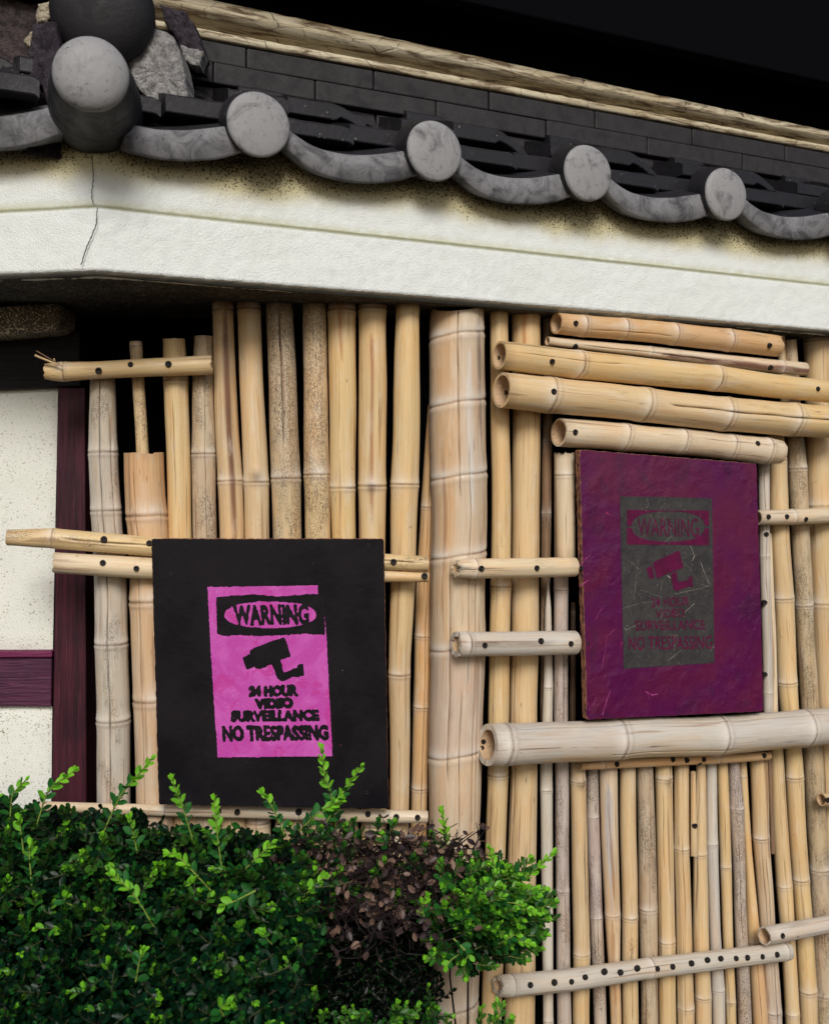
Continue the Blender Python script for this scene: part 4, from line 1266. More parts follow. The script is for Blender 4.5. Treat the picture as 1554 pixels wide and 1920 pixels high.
# ------------------------------------------------------------------ stencil signs
def text_tris(s, extra=0.0):
    cu = bpy.data.curves.new('t', 'FONT')
    cu.body = s
    cu.fill_mode = 'FRONT'
    cu.resolution_u = 4
    cu.offset = extra
    cu.space_character = 1.02
    o = bpy.data.objects.new('t', cu)
    COL.objects.link(o)
    dg = bpy.context.evaluated_depsgraph_get()
    ev = o.evaluated_get(dg)
    me = ev.to_mesh()
    me.calc_loop_triangles()
    v = np.array([x.co[:2] for x in me.vertices])
    t = np.array([x.vertices[:] for x in me.loop_triangles])
    ev.to_mesh_clear()
    bpy.data.objects.remove(o)
    bpy.data.curves.remove(cu)
    lo_, hi_ = v.min(0), v.max(0)
    v = (v - lo_) / (hi_ - lo_)
    v[:, 1] = 1 - v[:, 1]
    return v, t
class Raster:
    def __init__(s, x0, y0, x1, y1, res=.5):
        s.x0, s.y0, s.res = x0, y0, res
        s.w, s.h = int((x1 - x0) / res), int((y1 - y0) / res)
        s.X, s.Y = np.meshgrid(x0 + (np.arange(s.w) + .5) * res, y0 + (np.arange(s.h) + .5) * res)
        s.m = np.zeros((s.h, s.w))
    def tri(s, a, b, c, val=1.0):
        xs = [a[0], b[0], c[0]]; ys = [a[1], b[1], c[1]]
        i0 = max(0, int((min(xs) - s.x0) / s.res) - 1); i1 = min(s.w, int((max(xs) - s.x0) / s.res) + 2)
        j0 = max(0, int((min(ys) - s.y0) / s.res) - 1); j1 = min(s.h, int((max(ys) - s.y0) / s.res) + 2)
        if i1 <= i0 or j1 <= j0:
            return
        X = s.X[j0:j1, i0:i1]; Y = s.Y[j0:j1, i0:i1]
        def e(p, q):
            return (q[0] - p[0]) * (Y - p[1]) - (q[1] - p[1]) * (X - p[0])
        w0, w1, w2 = e(a, b), e(b, c), e(c, a)
        ins = ((w0 >= 0) & (w1 >= 0) & (w2 >= 0)) | ((w0 <= 0) & (w1 <= 0) & (w2 <= 0))
        s.m[j0:j1, i0:i1][ins] = val
    def poly(s, pts, val=1.0):
        ins = np.zeros_like(s.m, bool)
        n = len(pts)
        for i in range(n):
            (x1, y1), (x2, y2) = pts[i], pts[(i + 1) % n]
            cond = ((y1 > s.Y) != (y2 > s.Y))
            with np.errstate(divide='ignore', invalid='ignore'):
                xi = (x2 - x1) * (s.Y - y1) / ((y2 - y1) or 1e-9) + x1
            ins ^= cond & (s.X < xi)
        s.m[ins] = val
    def ellipse(s, cx, cy, rx, ry, val=1.0, p=2.0):
        s.m[(np.abs((s.X - cx) / rx) ** p + np.abs((s.Y - cy) / ry) ** p) < 1] = val
    def text(s, word, quad, bold=0.0):
        v, t = text_tris(word, bold)
        q = [np.array(p, float) for p in quad]
        P = [(q[0] * (1 - x) + q[1] * x) * (1 - y) + (q[3] * (1 - x) + q[2] * x) * y for x, y in v]
        for a, b, c in t:
            s.tri(P[a], P[b], P[c])
    def rough(s, blur=2, amp=.2, thr=.5, seed=1, drop=0.0):
        m = s.m.copy()
        def bx(m, k):
            for ax in (0, 1):
                c = np.cumsum(np.pad(m, [(k + 1, k) if a == ax else (0, 0) for a in (0, 1)], mode='edge'), ax)
                m = (c[2 * k + 1:] - c[:-2 * k - 1]) / (2 * k + 1) if ax == 0 else (c[:, 2 * k + 1:] - c[:, :-2 * k - 1]) / (2 * k + 1)
            return m
        if blur:
            m = bx(bx(m, blur), blur)
        r2 = np.random.default_rng(seed)
        nz = bx(bx(r2.normal(size=m.shape), 3), 3); nz /= nz.std()
        nb = bx(bx(r2.normal(size=m.shape), 8), 8); nb /= nb.std()
        m = np.where(m > .06, m + amp * .5 * nz + amp * .5 * nb, 0)
        out = m > thr
        if drop:
            out &= ~(nz * .6 + r2.normal(size=m.shape) * .5 > drop)
        return out & (s.m.shape == s.m.shape)
    def emit(s, mask, pl, off, name, mat, parent, label=None):
        V, Fc = [], []
        cache = {}
        def vid(i, j):
            k = (i, j)
            if k not in cache:
                cache[k] = len(V)
                V.append(up(s.x0 + i * s.res, s.y0 + j * s.res, pl, off))
            return cache[k]
        prev = {}
        # runs of equal extent in consecutive rows are merged into one quad
        rows = []
        for j in range(s.h):
            r = np.flatnonzero(np.diff(np.concatenate([[0], mask[j].astype(np.int8), [0]])))
            rows.append([(int(r[k]), int(r[k + 1])) for k in range(0, len(r), 2)])
        openr = {}
        for j in range(s.h + 1):
            cur = set(rows[j]) if j < s.h else set()
            for k in [k for k in openr if k not in cur]:
                j0 = openr.pop(k)
                Fc.append((vid(k[0], j), vid(k[1], j), vid(k[1], j0), vid(k[0], j0)))
            for k in cur:
                openr.setdefault(k, j)
        return obj(name, V, Fc, mat, parent, False, label)
def board(name, corners, pl, off, thick, face, edge, parent, round_px=6, lump=0.0):
    # outline with rounded corners, slightly worn
    pts = []
    cs = corners
    for i in range(4):
        p = np.array(cs[i], float); a = np.array(cs[i - 1], float); b = np.array(cs[(i + 1) % 4], float)
        da = (a - p) / np.linalg.norm(a - p); db = (b - p) / np.linalg.norm(b - p)
        for k in range(6):
            t = k / 5
            pts.append((p + da * round_px) * (1 - t) ** 2 + 2 * p * t * (1 - t) + (p + db * round_px) * t ** 2)
        nx_ = np.array(cs[(i + 1) % 4], float)
        Ln = np.linalg.norm(nx_ - p)
        k = round_px + 7
        while k < Ln - round_px - 4:
            pts.append(p + db * k + np.array((-db[1], db[0])) * random.uniform(-.55, .55) * 1.2)
            k += 7
    n = len(pts)
    front = [up(x, y, pl, off) for x, y in pts]
    c = sum(front, Vector()) / n
    nrm = (front[n // 4] - front[0]).cross(front[n // 2] - front[0]).normalized()
    if nrm.y < 0: nrm = -nrm
    inset = [c + (p - c) * .9965 for p in front]
    V = inset + [p + nrm * .0012 for p in front] + [p + nrm * thick for p in front]
    Fc = []
    for k in range(2):
        for i in range(n):
            Fc.append((k * n + i, (k + 1) * n + i, (k + 1) * n + (i + 1) % n, k * n + (i + 1) % n))
    Fc.append(tuple(2 * n + i for i in range(n)))
    side = obj('board_edge', V, Fc, edge, parent)
    fc = obj(name, inset, [tuple(range(n))], face, parent)
    bm = bmesh.new(); bm.from_mesh(fc.data); bmesh.ops.recalc_face_normals(bm, faces=bm.faces); bm.to_mesh(fc.data); bm.free()
    return fc, side
def sign_screw(x, y, pl, off, parent):
    sc = bpy.data.objects.new('screw', SCREW)
    sc.location = up(x, y, pl, off)
    sc.scale = (.9,) * 3
    link(sc, parent)

s1 = thing('warning_sign', 'black square board with a bright pink stencilled surveillance warning, on the left bamboo poles', 'sign')
OFF1 = .074
board('sign_board', [(284, 1010), (720, 1010), (729, 1517), (298, 1509)], A, OFF1, .006, M['board_black'], M['edge'], s1, 5)
R1 = Raster(380, 1090, 632, 1428)
R1.poly([(389.5, 1101), (596, 1097.5), (596, 1114), (608, 1150), (612, 1190), (623.5, 1418), (408.5, 1420), (396, 1230)])
pinkm = R1.rough(2, .16, .5, 3)
R1.emit(pinkm, A, OFF1 + .0007, 'stencil_panel', M['pink'], s1, 'bright pink stencilled panel')
# all black marks; each word is one part
def marks(cls, x0, y0, x1, y1, fn, pl, off, name, mat, parent, label, rough):
    r = cls(x0, y0, x1, y1)
    fn(r)
    r.emit(r.rough(**rough), pl, off, name, mat, parent, label)
rl = dict(blur=2, amp=.22, thr=.40)
def emb1(r):
    r.poly([(406, 1120), (440, 1117), (480, 1115), (520, 1119), (560, 1116), (598, 1114), (608, 1122), (609, 1190), (570, 1188), (530, 1190), (490, 1192), (450, 1190), (420, 1192), (407, 1188)])
    r.ellipse(507, 1152.5, 86, 25.5, 0.0, 2.3)
    r.text('WARNING', [(436, 1134.5), (578, 1133), (580, 1171), (440, 1173)], .040)
marks(Raster, 398, 1106, 616, 1200, emb1, A, OFF1 + .0013, 'lettering', M['letter_black'], s1, 'black banner with the word WARNING in an oval', dict(blur=2, amp=.22, thr=.36, seed=5))
def cam1(r):
    P = lambda pts: [(280 + x * .296, 1000 + y * .296) for x, y in pts]
    r.poly(P([(635, 745), (680, 720), (850, 658), (868, 690), (898, 778), (830, 800), (700, 860), (672, 855)]))
    r.poly(P([(592, 788), (637, 765), (664, 845), (620, 860), (598, 810)]))
    r.poly(P([(775, 822), (826, 798), (852, 884), (942, 852), (938, 836), (975, 827), (980, 900), (945, 906), (900, 910), (848, 938), (818, 925)]))
marks(Raster, 445, 1188, 585, 1286, cam1, A, OFF1 + .0013, 'camera_emblem', M['letter_black'], s1, 'black surveillance camera shape', dict(blur=3, amp=.16, thr=.38, seed=6))
for word, quad, b in (('24 HOUR', [(467, 1287), (559, 1284), (559, 1305), (467, 1306)], .05), ('VIDEO', [(478, 1311), (549, 1308), (549, 1327), (480, 1330)], .05),
                      ('SURVEILLANCE', [(434, 1333), (597, 1331), (598, 1351), (434, 1353)], .04), ('NO TRESPASSING', [(417, 1361), (614, 1360), (616, 1387), (419, 1390)], .03)):
    x0, y0 = min(p[0] for p in quad) - 6, min(p[1] for p in quad) - 6
    x1, y1 = max(p[0] for p in quad) + 6, max(p[1] for p in quad) + 6
    marks(Raster, x0, y0, x1, y1, lambda r: r.text(word, quad, b * 1.15), A, OFF1 + .0013, 'lettering', M['letter_black'], s1, 'black word ' + word, dict(blur=2, amp=.24, thr=.15, seed=len(word)))
for p in ((321, 1076), (690, 1023), (687, 1486)):
    sign_screw(p[0], p[1], A, OFF1, s1)

s2 = thing('warning_sign', 'battered purple board with a scratched grey stencilled surveillance warning, above the big bamboo log', 'sign')
OFF2 = .078
board('sign_board', [(1086, 843), (1418, 869), (1431, 1334), (1100, 1350)], B, OFF2, .012, M['board_purple'], M['edge'], s2, 5)
K2 = lambda x, y: (1060 + x * .3179, 820 + y * .3179)
R2 = Raster(1150, 918, 1348, 1264)
R2.poly([K2(320, 348), K2(590, 352), K2(862, 360), K2(870, 850), K2(877, 1330), K2(600, 1348), K2(342, 1366), K2(330, 860)])
R2.emit(R2.rough(1, .10, .5, 8), B, OFF2 + .0007, 'stencil_panel', M['grey'], s2, 'scratched dark grey stencilled panel')
def emb2(r):
    r.poly([K2(362, 428), K2(845, 432), K2(845, 636), K2(362, 632)])
    a = K2(605, 526)
    r.ellipse(a[0], a[1], 215 * .3179, 90 * .3179, 0.0, 2.4)
    r.m[np.abs(r.Y - K2(0, 528)[1]) < 1.9 * (np.abs(r.X - a[0]) > 60)] = 0
    for yy in (430, 628):
        r.m[(np.abs(r.X - K2(610, 0)[0]) < 1.6) & (np.abs(r.Y - K2(0, yy)[1]) < 9)] = 0
    r.text('WARNING', [K2(424, 477), K2(783, 478), K2(785, 588), K2(428, 582)], .0)
marks(Raster, 1170, 946, 1336, 1030, emb2, B, OFF2 + .0013, 'lettering', M['letter_magenta'], s2, 'magenta banner with the word WARNING in an oval', dict(blur=1, amp=.14, thr=.45, seed=11, drop=2.0))
def cam2(r):
    P = lambda pts: [K2(*p) for p in pts]
    r.poly(P([(512, 738), (668, 667), (695, 768), (610, 800), (540, 833)]))
    r.poly(P([(477, 772), (508, 758), (524, 826), (495, 837)]))
    r.poly(P([(620, 806), (652, 792), (662, 856), (726, 840), (722, 826), (748, 821), (750, 884), (725, 880), (655, 906), (636, 896)]))
marks(Raster, 1205, 1025, 1306, 1112, cam2, B, OFF2 + .0013, 'camera_emblem', M['letter_magenta'], s2, 'magenta surveillance camera shape', dict(blur=1, amp=.08, thr=.47, seed=12, drop=2.6))
for word, q in (('24 HOUR', (505, 945, 727, 1000)), ('VIDEO', (530, 1016, 700, 1064)), ('SURVEILLANCE', (412, 1082, 822, 1138)), ('NO TRESPASSING', (372, 1176, 862, 1254))):
    quad = [K2(q[0], q[1]), K2(q[2], q[1] - 6), K2(q[2], q[3] - 6), K2(q[0], q[3] + 2)]
    x0, y0 = min(p[0] for p in quad) - 5, min(p[1] for p in quad) - 5
    x1, y1 = max(p[0] for p in quad) + 5, max(p[1] for p in quad) + 5
    marks(Raster, x0, y0, x1, y1, lambda r: r.text(word, quad, .004), B, OFF2 + .0013, 'lettering', M['letter_magenta'], s2, 'magenta word ' + word, dict(blur=1, amp=.14, thr=.40, seed=len(word) + 30, drop=1.9))
for p in ((1101, 1206), (1090, 1065)):
    sign_screw(p[0], p[1], B, OFF2, s2)
# hand drawn scratches and paint drips on the purple board
def scratch(pts, w, mat):
    ps = []
    for (a, b) in zip(pts[:-1], pts[1:]):
        for k in range(5):
            t = k / 5
            q = (a[0] + (b[0] - a[0]) * t + random.uniform(-.4, .4), a[1] + (b[1] - a[1]) * t)
            ps.append(up(q[0], q[1], B, OFF2 + .0012))
    ribbon('scratch', ps, w, mat, s2)
M['scratch_pink'] = mat_plain('pink_scratch', (0.42, 0.06, 0.26), .6, .3)
M['scratch_pale'] = mat_plain('pale_scratch', (0.42, 0.38, 0.33), .7, .2)
for (a, w) in (([(86, 758), (120, 715), (150, 690)], .0006), ([(84, 880), (115, 855), (138, 840)], .0012), ([(180, 1070), (200, 1030), (222, 998)], .0004), ([(210, 1370), (232, 1260), (240, 1180), (300, 1120)], .0004),
               ([(215, 1640), (240, 1560), (268, 1480)], .0008), ([(160, 1590), (186, 1515)], .0005), ([(470, 1500), (510, 1520), (555, 1512)], .0016), ([(480, 1505), (500, 1560)], .0007), ([(130, 1560), (145, 1625)], .0005)):
    scratch([K2(*p) for p in a], w * .6, M['scratch_pink'])
for (a, w) in (([(385, 738), (448, 790)], .0004), ([(340, 1010), (450, 975), (560, 965)], .00025), ([(440, 900), (600, 955)], .00025), ([(560, 905), (574, 830)], .0003), ([(640, 925), (800, 890), (862, 870)], .0003),
               ([(735, 640), (760, 700), (742, 735)], .0008), ([(795, 735), (830, 830), (850, 870)], .0007), ([(600, 815), (625, 835)], .0022), ([(695, 1040), (775, 965)], .0005), ([(480, 360), (498, 420)], .0003), ([(640, 690), (730, 770), (780, 860)], .00025),
               ([(400, 960), (420, 800), (430, 700)], .0002), ([(560, 640), (640, 570)], .0003), ([(690, 480), (750, 520)], .0003), ([(350, 1140), (470, 1080)], .0003), ([(600, 1320), (700, 1240)], .00025)):
    scratch([K2(*p) for p in a], w * .5, M['scratch_pale'])

# ------------------------------------------------------------------ bushes
LEAF_V = np.array([(0, 0, 0), (.24, .30, .035), (.30, .62, .05), (.16, .90, .02), (0, 1.0, -.03), (-.16, .90, .02), (-.30, .62, .05), (-.24, .30, .035), (0, .34, -.035), (0, .68, -.04)], float)
LEAF_F = [(0, 1, 8), (1, 2, 9, 8), (2, 3, 9), (3, 4, 9), (0, 8, 7), (7, 8, 9, 6), (6, 9, 5), (5, 9, 4)]
YOUNG = np.array((.19, .52, .025)); MID = np.array((.018, .125, .020)); OLD_SHADED = np.array((.0012, .012, .0045))  # old leaves pushed to near black, painting shade into the bush
class Foliage:
    def __init__(s):
        s.V, s.F, s.T, s.n = [], [], [], 0
        s.tw = []                     # twigs: (points, radius, colour)
        s.leaves = 0
    def leaf(s, p, d, nrm, L, col):
        d = np.asarray(d, float); d /= np.linalg.norm(d)
        nrm = np.asarray(nrm, float); nrm = nrm - d * nrm.dot(d); nrm /= max(1e-6, np.linalg.norm(nrm))
        sx = np.cross(d, nrm)
        v = LEAF_V * L
        s.V.append(p + v[:, :1] * sx * .95 + v[:, 1:2] * d + v[:, 2:] * nrm * 1.3)
        s.F += [tuple(i + s.n for i in f) for f in LEAF_F]
        s.T.append(np.tile(np.append(col, 1.0), (10, 1)))
        s.n += 10; s.leaves += 1
    def build_leaves(s, name, parent, kind=True):
        me = bpy.data.meshes.new(name)
        me.from_pydata(np.concatenate(s.V).tolist(), [], s.F)
        me.materials.append(M['leaf'])
        me.polygons.foreach_set('use_smooth', [True] * len(me.polygons))
        col_attr(me, 'tint', np.concatenate(s.T))
        o = bpy.data.objects.new(name, me)
        if kind: o['kind'] = 'stuff'
        return link(o, parent)
def tubes(paths, name, parent, stuff=False):
    V, Fc, T = [], [], []
    for pts, r0, r1, col in paths:
        pts = np.asarray(pts); n = len(pts); b = len(V)
        for i in range(n):
            t = pts[min(i + 1, n - 1)] - pts[max(i - 1, 0)]
            t = t / max(1e-9, np.linalg.norm(t))
            a = np.cross(t, [0.3, 1, .1]); a /= np.linalg.norm(a); c = np.cross(t, a)
            r = r0 + (r1 - r0) * i / (n - 1)
            for k in range(4):
                g = k * math.pi / 2
                V.append(pts[i] + (a * math.cos(g) + c * math.sin(g)) * r); T.append((*col, 1))
        for i in range(n - 1):
            for k in range(4):
                Fc.append((b + i * 4 + k, b + i * 4 + (k + 1) % 4, b + (i + 1) * 4 + (k + 1) % 4, b + (i + 1) * 4 + k))
    me = bpy.data.meshes.new(name)
    me.from_pydata([tuple(v) for v in V], [], Fc)
    me.materials.append(M['twig'])
    me.polygons.foreach_set('use_smooth', [True] * len(me.polygons))
    col_attr(me, 'tint', np.array(T))
    o = bpy.data.objects.new(name, me)
    if stuff: o['kind'] = 'stuff'
    return link(o, parent)
UPV = np.array((0, 0, 1.0)); CAMV = np.array((0, -1.0, .0))
def grow(p0, d0, length, curve=.3, n=9):
    pts = [np.array(p0, float)]
    d = np.array(d0, float); d /= np.linalg.norm(d)
    for i in range(n - 1):
        d = d + np.array((random.gauss(0, .10), random.gauss(0, .10), curve / n + random.gauss(0, .06)))
        d /= np.linalg.norm(d)
        pts.append(pts[-1] + d * length / (n - 1))
    return np.array(pts)
def leafy(fol, pts, L, young, pair=.0075, tone=1.0, shade_share=0.0):
    """opposite leaf pairs along a twig; young 0..1 = how much fresh growth at its tip"""
    seg = np.linalg.norm(np.diff(pts, axis=0), axis=1); D = np.concatenate([[0], np.cumsum(seg)])
    d = D[-1] * .12; k = 0; rot = random.random() * 3
    while d < D[-1]:
        p = np.array([np.interp(d, D, pts[:, i]) for i in range(3)])
        j = min(len(pts) - 2, int(np.searchsorted(D, d)) - 1 if d > 0 else 0); j = max(0, j)
        t = pts[j + 1] - pts[j]; t = t / np.linalg.norm(t)
        a = np.cross(t, [.2, .9, .3]); a /= np.linalg.norm(a); b = np.cross(t, a)
        fr_ = d / D[-1]
        for sgn in (1, -1):
            if random.random() < .07: continue
            g = rot + k * 1.45 + random.gauss(0, .25)
            side = (a * math.cos(g) + b * math.sin(g)) * sgn
            dr = side * (.95 - .45 * fr_) + t * (.45 + .55 * fr_)
            nr = t * .7 + UPV * .8 + CAMV * .5 + side * -.15 + rng.normal(size=3) * .22
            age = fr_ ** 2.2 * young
            c = OLD_SHADED * (1 - min(1, young * 1.1)) + MID * min(1, young * 1.1)
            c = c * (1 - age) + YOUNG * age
            if shade_share and random.random() < shade_share and age < .5: c = OLD_SHADED * 2.2  # this share of leaves turns near black to stand for shade
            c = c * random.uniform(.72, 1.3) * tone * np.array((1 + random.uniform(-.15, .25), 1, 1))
            fol.leaf(p, dr, nr, L * (1.0 - .45 * fr_ ** 3) * random.uniform(.8, 1.15), c)
        d += pair * (1 - .35 * fr_) * random.uniform(.8, 1.2)
        k += 1
    for sgn in (0, 1, 2):
        fol.leaf(pts[-1], (pts[-1] - pts[-2]) + rng.normal(size=3) * .003, UPV + CAMV + rng.normal(size=3) * .3, L * .45, (YOUNG if young > .3 else MID) * tone * random.uniform(.8, 1.2))

def hedge_surface(cx, cy):
    """depth of the front of the big bush at photo pixel (world metres from the camera)"""
    t = (cy - 1530) / 390.0
    return 1.46 - .24 * min(1, max(0, t)) ** .6
big = thing('boxwood_bush', 'large dark green boxwood bush with fresh light shoots, before the black sign', 'bush')
fol = Foliage(); twigs = []
def top_line(x):
    return np.interp(x, [-200, 0, 90, 200, 330, 450, 560, 640], [1500, 1510, 1530, 1530, 1560, 1575, 1580, 1600])
def right_line(y):
    return np.interp(y, [1540, 1600, 1680, 1760, 1850, 1960], [520, 560, 600, 585, 560, 530])
cnt = 0
for _ in range(2500):
    x = random.uniform(-170, 620); y = random.uniform(1500, 2020)
    if y < top_line(x) - 2 or x > right_line(y) + 10: continue
    if y > 1700 and random.random() < .25: continue
    lay = random.random()
    Y = hedge_surface(x, y) + lay ** 1.5 * .15 + .02 * mn.noise(Vector((x * .012, y * .012, 0)))
    if y < top_line(x) + 50: Y += random.uniform(0, .12)
    p = np.array(upy(x, y, Y))
    cl = .5 + mn.noise(Vector((x * .016, y * .016, 5)))
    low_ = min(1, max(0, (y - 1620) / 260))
    young = max(0, min(1, (.42 - lay) * 1.2 * (cl + .05) * (1 - .45 * low_)))  # fewer fresh leaves deep and low, so leaf colour carries the shade
    if random.random() < .17 and lay < .5: young = min(1, young + .7)
    d = np.array((random.gauss(0, .5), -.75 - .2 * random.random(), .45 + random.gauss(0, .4)))
    Lt = random.uniform(.035, .062)
    pts = grow(p - d / np.linalg.norm(d) * Lt * .8, d, Lt, .35, 6)
    leafy(fol, pts, random.uniform(.0135, .0175), young, .0084, 1.0, .14 + .60 * low_)  # near black leaves grow commoner lower down, as painted shade
    twigs.append((pts, .0009, .0006, (.07, .075, .03)))
    cnt += 1
for _ in range(900):  # deep layer of near black leaves, interior shade put into the colour
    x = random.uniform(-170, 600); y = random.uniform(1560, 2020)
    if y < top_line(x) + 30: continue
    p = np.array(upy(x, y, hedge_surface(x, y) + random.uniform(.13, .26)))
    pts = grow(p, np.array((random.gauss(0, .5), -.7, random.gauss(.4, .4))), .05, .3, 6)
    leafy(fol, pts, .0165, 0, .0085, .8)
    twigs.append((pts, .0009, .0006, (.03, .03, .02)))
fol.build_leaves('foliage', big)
tubes(twigs, 'twigs', big, True)
# woody stems inside, down to the ground
def stem_obj(base, tops, parent, name='stem', col=(.014, .010, .008), r=.007):
    for tp_ in tops:
        a = np.array(base); b = np.array(tp_)
        n = 12
        pts = [a + (b - a) * (i / (n - 1)) + rng.normal(size=3) * .006 * math.sin(math.pi * i / (n - 1)) * 2 for i in range(n)]
        tubes([(pts, r, r * .35, col)], name, parent)
for bx_ in (-.55, -.40, -.28):
    stem_obj((bx_, 1.48, 0), [(bx_ + random.uniform(-.12, .12), 1.42 + random.uniform(-.05, .05), CZ - .50 + random.uniform(-.05, .02)) for _ in range(3)], big)

# single shoots that stand clear of the mass: each shoot a part, each leaf its own object
leaf_me = []
for k, c in enumerate((YOUNG * 1.1, YOUNG * .8 + MID * .3, MID * 1.15, MID * .75)):
    me = bpy.data.meshes.new('leaf')
    me.from_pydata((LEAF_V * np.array((.95, 1, 1.3))).tolist(), [], LEAF_F)
    me.materials.append(M['leaf'])
    me.polygons.foreach_set('use_smooth', [True] * len(me.polygons))
    col_attr(me, 'tint', np.tile(np.append(c, 1.0), (10, 1)))
    leaf_me.append(me)
LEAFN = 0
def shoot(pxs, Y0, Y1, parent, L=.0160, pair=.0085, fresh=.6):
    """one twig through photo points, its depth running from Y0 to Y1"""
    global LEAFN
    n = 14
    tt = np.linspace(0, 1, n)
    xs = np.interp(tt, np.linspace(0, 1, len(pxs)), [p[0] for p in pxs]); ys = np.interp(tt, np.linspace(0, 1, len(pxs)), [p[1] for p in pxs])
    for _ in range(3):
        xs[1:-1] = .25 * xs[:-2] + .5 * xs[1:-1] + .25 * xs[2:]; ys[1:-1] = .25 * ys[:-2] + .5 * ys[1:-1] + .25 * ys[2:]
    pts = np.array([tuple(upy(x, y, Y0 + (Y1 - Y0) * t)) for x, y, t in zip(xs, ys, tt)])
    so = tubes([(pts, .0013, .0007, (.20, .28, .05))], 'shoot', parent)
    seg = np.linalg.norm(np.diff(pts, axis=0), axis=1); D = np.concatenate([[0], np.cumsum(seg)])
    d = .004; k = 0; rot = random.random() * 3
    while d <= D[-1] + .0005:
        p = Vector([float(np.interp(d, D, pts[:, i])) for i in range(3)])
        j = max(0, min(n - 2, int(np.searchsorted(D, d)) - 1))
        t = Vector(pts[j + 1] - pts[j]).normalized()
        a = t.cross(Vector((.2, .9, .3))).normalized(); b = t.cross(a)
        f = d / D[-1]
        last = d + pair > D[-1]
        for sgn in ((1, -1, 0) if last else (1, -1)):
            g = rot + k * 1.35 + random.gauss(0, .25)
            side = (a * math.cos(g) + b * math.sin(g)) * sgn
            dr = (side * (.95 - .4 * f) + t * (.45 + .6 * f)).normalized()
            nr = (t * .5 + Vector((0, -.7, .9)) + side * -.2 + Vector(rng.normal(size=3) * .22))
            nr = (nr - dr * nr.dot(dr)).normalized()
            sx = dr.cross(nr)
            m = Matrix((( sx.x, dr.x, nr.x), (sx.y, dr.y, nr.y), (sx.z, dr.z, nr.z))).to_4x4()
            age = f + random.gauss(0, .12)
            ix = 0 if age > 1.15 - fresh * .6 else (1 if age > .55 else (2 if age > .2 else 3))
            o = bpy.data.objects.new('leaf', leaf_me[ix])
            s = L * (1 - .4 * f ** 3) * random.uniform(.85, 1.15)
            o.matrix_world = Matrix.Translation(p) @ m @ Matrix.Scale(s, 4)
            link(o, so); LEAFN += 1
        d += pair * random.uniform(.85, 1.15); k += 1
SH = [([(20, 1530), (22, 1490), (48, 1464)], 1.42, 1.40), ([(70, 1545), (90, 1480), (138, 1446)], 1.42, 1.40), ([(195, 1560), (225, 1490), (262, 1450), (284, 1424)], 1.40, 1.37),
      ([(362, 1575), (345, 1520), (322, 1458)], 1.39, 1.36), ([(418, 1640), (408, 1570), (402, 1500)], 1.37, 1.35), ([(258, 1600), (250, 1560), (243, 1532)], 1.38, 1.36), ([(535, 1570), (515, 1520), (492, 1486)], 1.44, 1.42),
      ([(630, 1560), (622, 1490), (607, 1450), (604, 1402)], 1.47, 1.45), ([(585, 1590), (625, 1520), (650, 1475), (676, 1440)], 1.46, 1.43), ([(415, 1690), (330, 1600), (316, 1600)], 1.34, 1.33),
      ([(430, 1660), (480, 1610), (512, 1580)], 1.37, 1.35), ([(250, 1670), (225, 1650), (205, 1628)], 1.30, 1.28), ([(45, 1600), (40, 1560), (36, 1535)], 1.36, 1.35), ([(60, 1660), (55, 1600), (60, 1580)], 1.33, 1.32),
      ([(290, 1740), (255, 1680), (212, 1640)], 1.30, 1.27), ([(545, 1740), (560, 1690), (612, 1640)], 1.36, 1.33), ([(480, 1670), (440, 1690), (415, 1700)], 1.28, 1.26), ([(510, 1770), (500, 1760), (495, 1750)], 1.28, 1.26),
      ([(255, 1840), (262, 1800), (270, 1780)], 1.25, 1.23), ([(420, 1905), (412, 1890), (428, 1880)], 1.24, 1.22), ([(560, 1560), (600, 1520), (640, 1500)], 1.46, 1.44), ([(140, 1700), (120, 1690), (125, 1680)], 1.28, 1.26)]
for pxs, a, b in SH:
    shoot(pxs, a, b, big)

# withered shrub in the middle
dry = thing('withered_shrub', 'withered patch of brown leaves and bare dark twigs between the two green bushes', 'shrub')
fd = Foliage(); tw_ = []
BR = [np.array(c) for c in ((.17, .10, .075), (.10, .062, .052), (.055, .036, .036), (.25, .16, .115), (.035, .022, .024))]
for _ in range(900):
    x = random.triangular(490, 905, 735); y = random.triangular(1545, 1800, 1640)
    if y < np.interp(x, [500, 640, 700, 880], [1590, 1560, 1570, 1565]): continue
    lay = random.random()
    p = np.array(upy(x, y, 1.44 + lay * .10 - .06 * (y - 1550) / 200))
    d = np.array((random.gauss(.2, .6), random.gauss(-.4, .4), random.gauss(.45, .5)))
    pts = grow(p, d, random.uniform(.02, .05), .1, 5)
    tw_.append((pts, .0011, .0005, (.022, .014, .016)))
    for k in range(random.randint(0, 3) if y < 1720 else random.randint(0, 1)):
        q = pts[random.randint(1, 4)]
        fd.leaf(q, rng.normal(size=3) + np.array((0, -.3, -.1)), rng.normal(size=3) * .6 + CAMV, random.uniform(.009, .0155), BR[random.randint(0, 4)] * random.uniform(.7, 1.2))
fg = Foliage()
for _ in range(75):
    x = random.triangular(520, 860, 640); y = random.uniform(1560, 1720)
    p = np.array(upy(x, y, 1.42 + random.random() * .08))
    pts = grow(p, np.array((random.gauss(0, .5), -.4, .6)), random.uniform(.02, .035), .2, 5)
    leafy(fg, pts, .0145, random.uniform(.2, .9), .008, .9)
    tw_.append((pts, .0009, .0006, (.06, .07, .03)))
fg.build_leaves('green_leaves', dry)
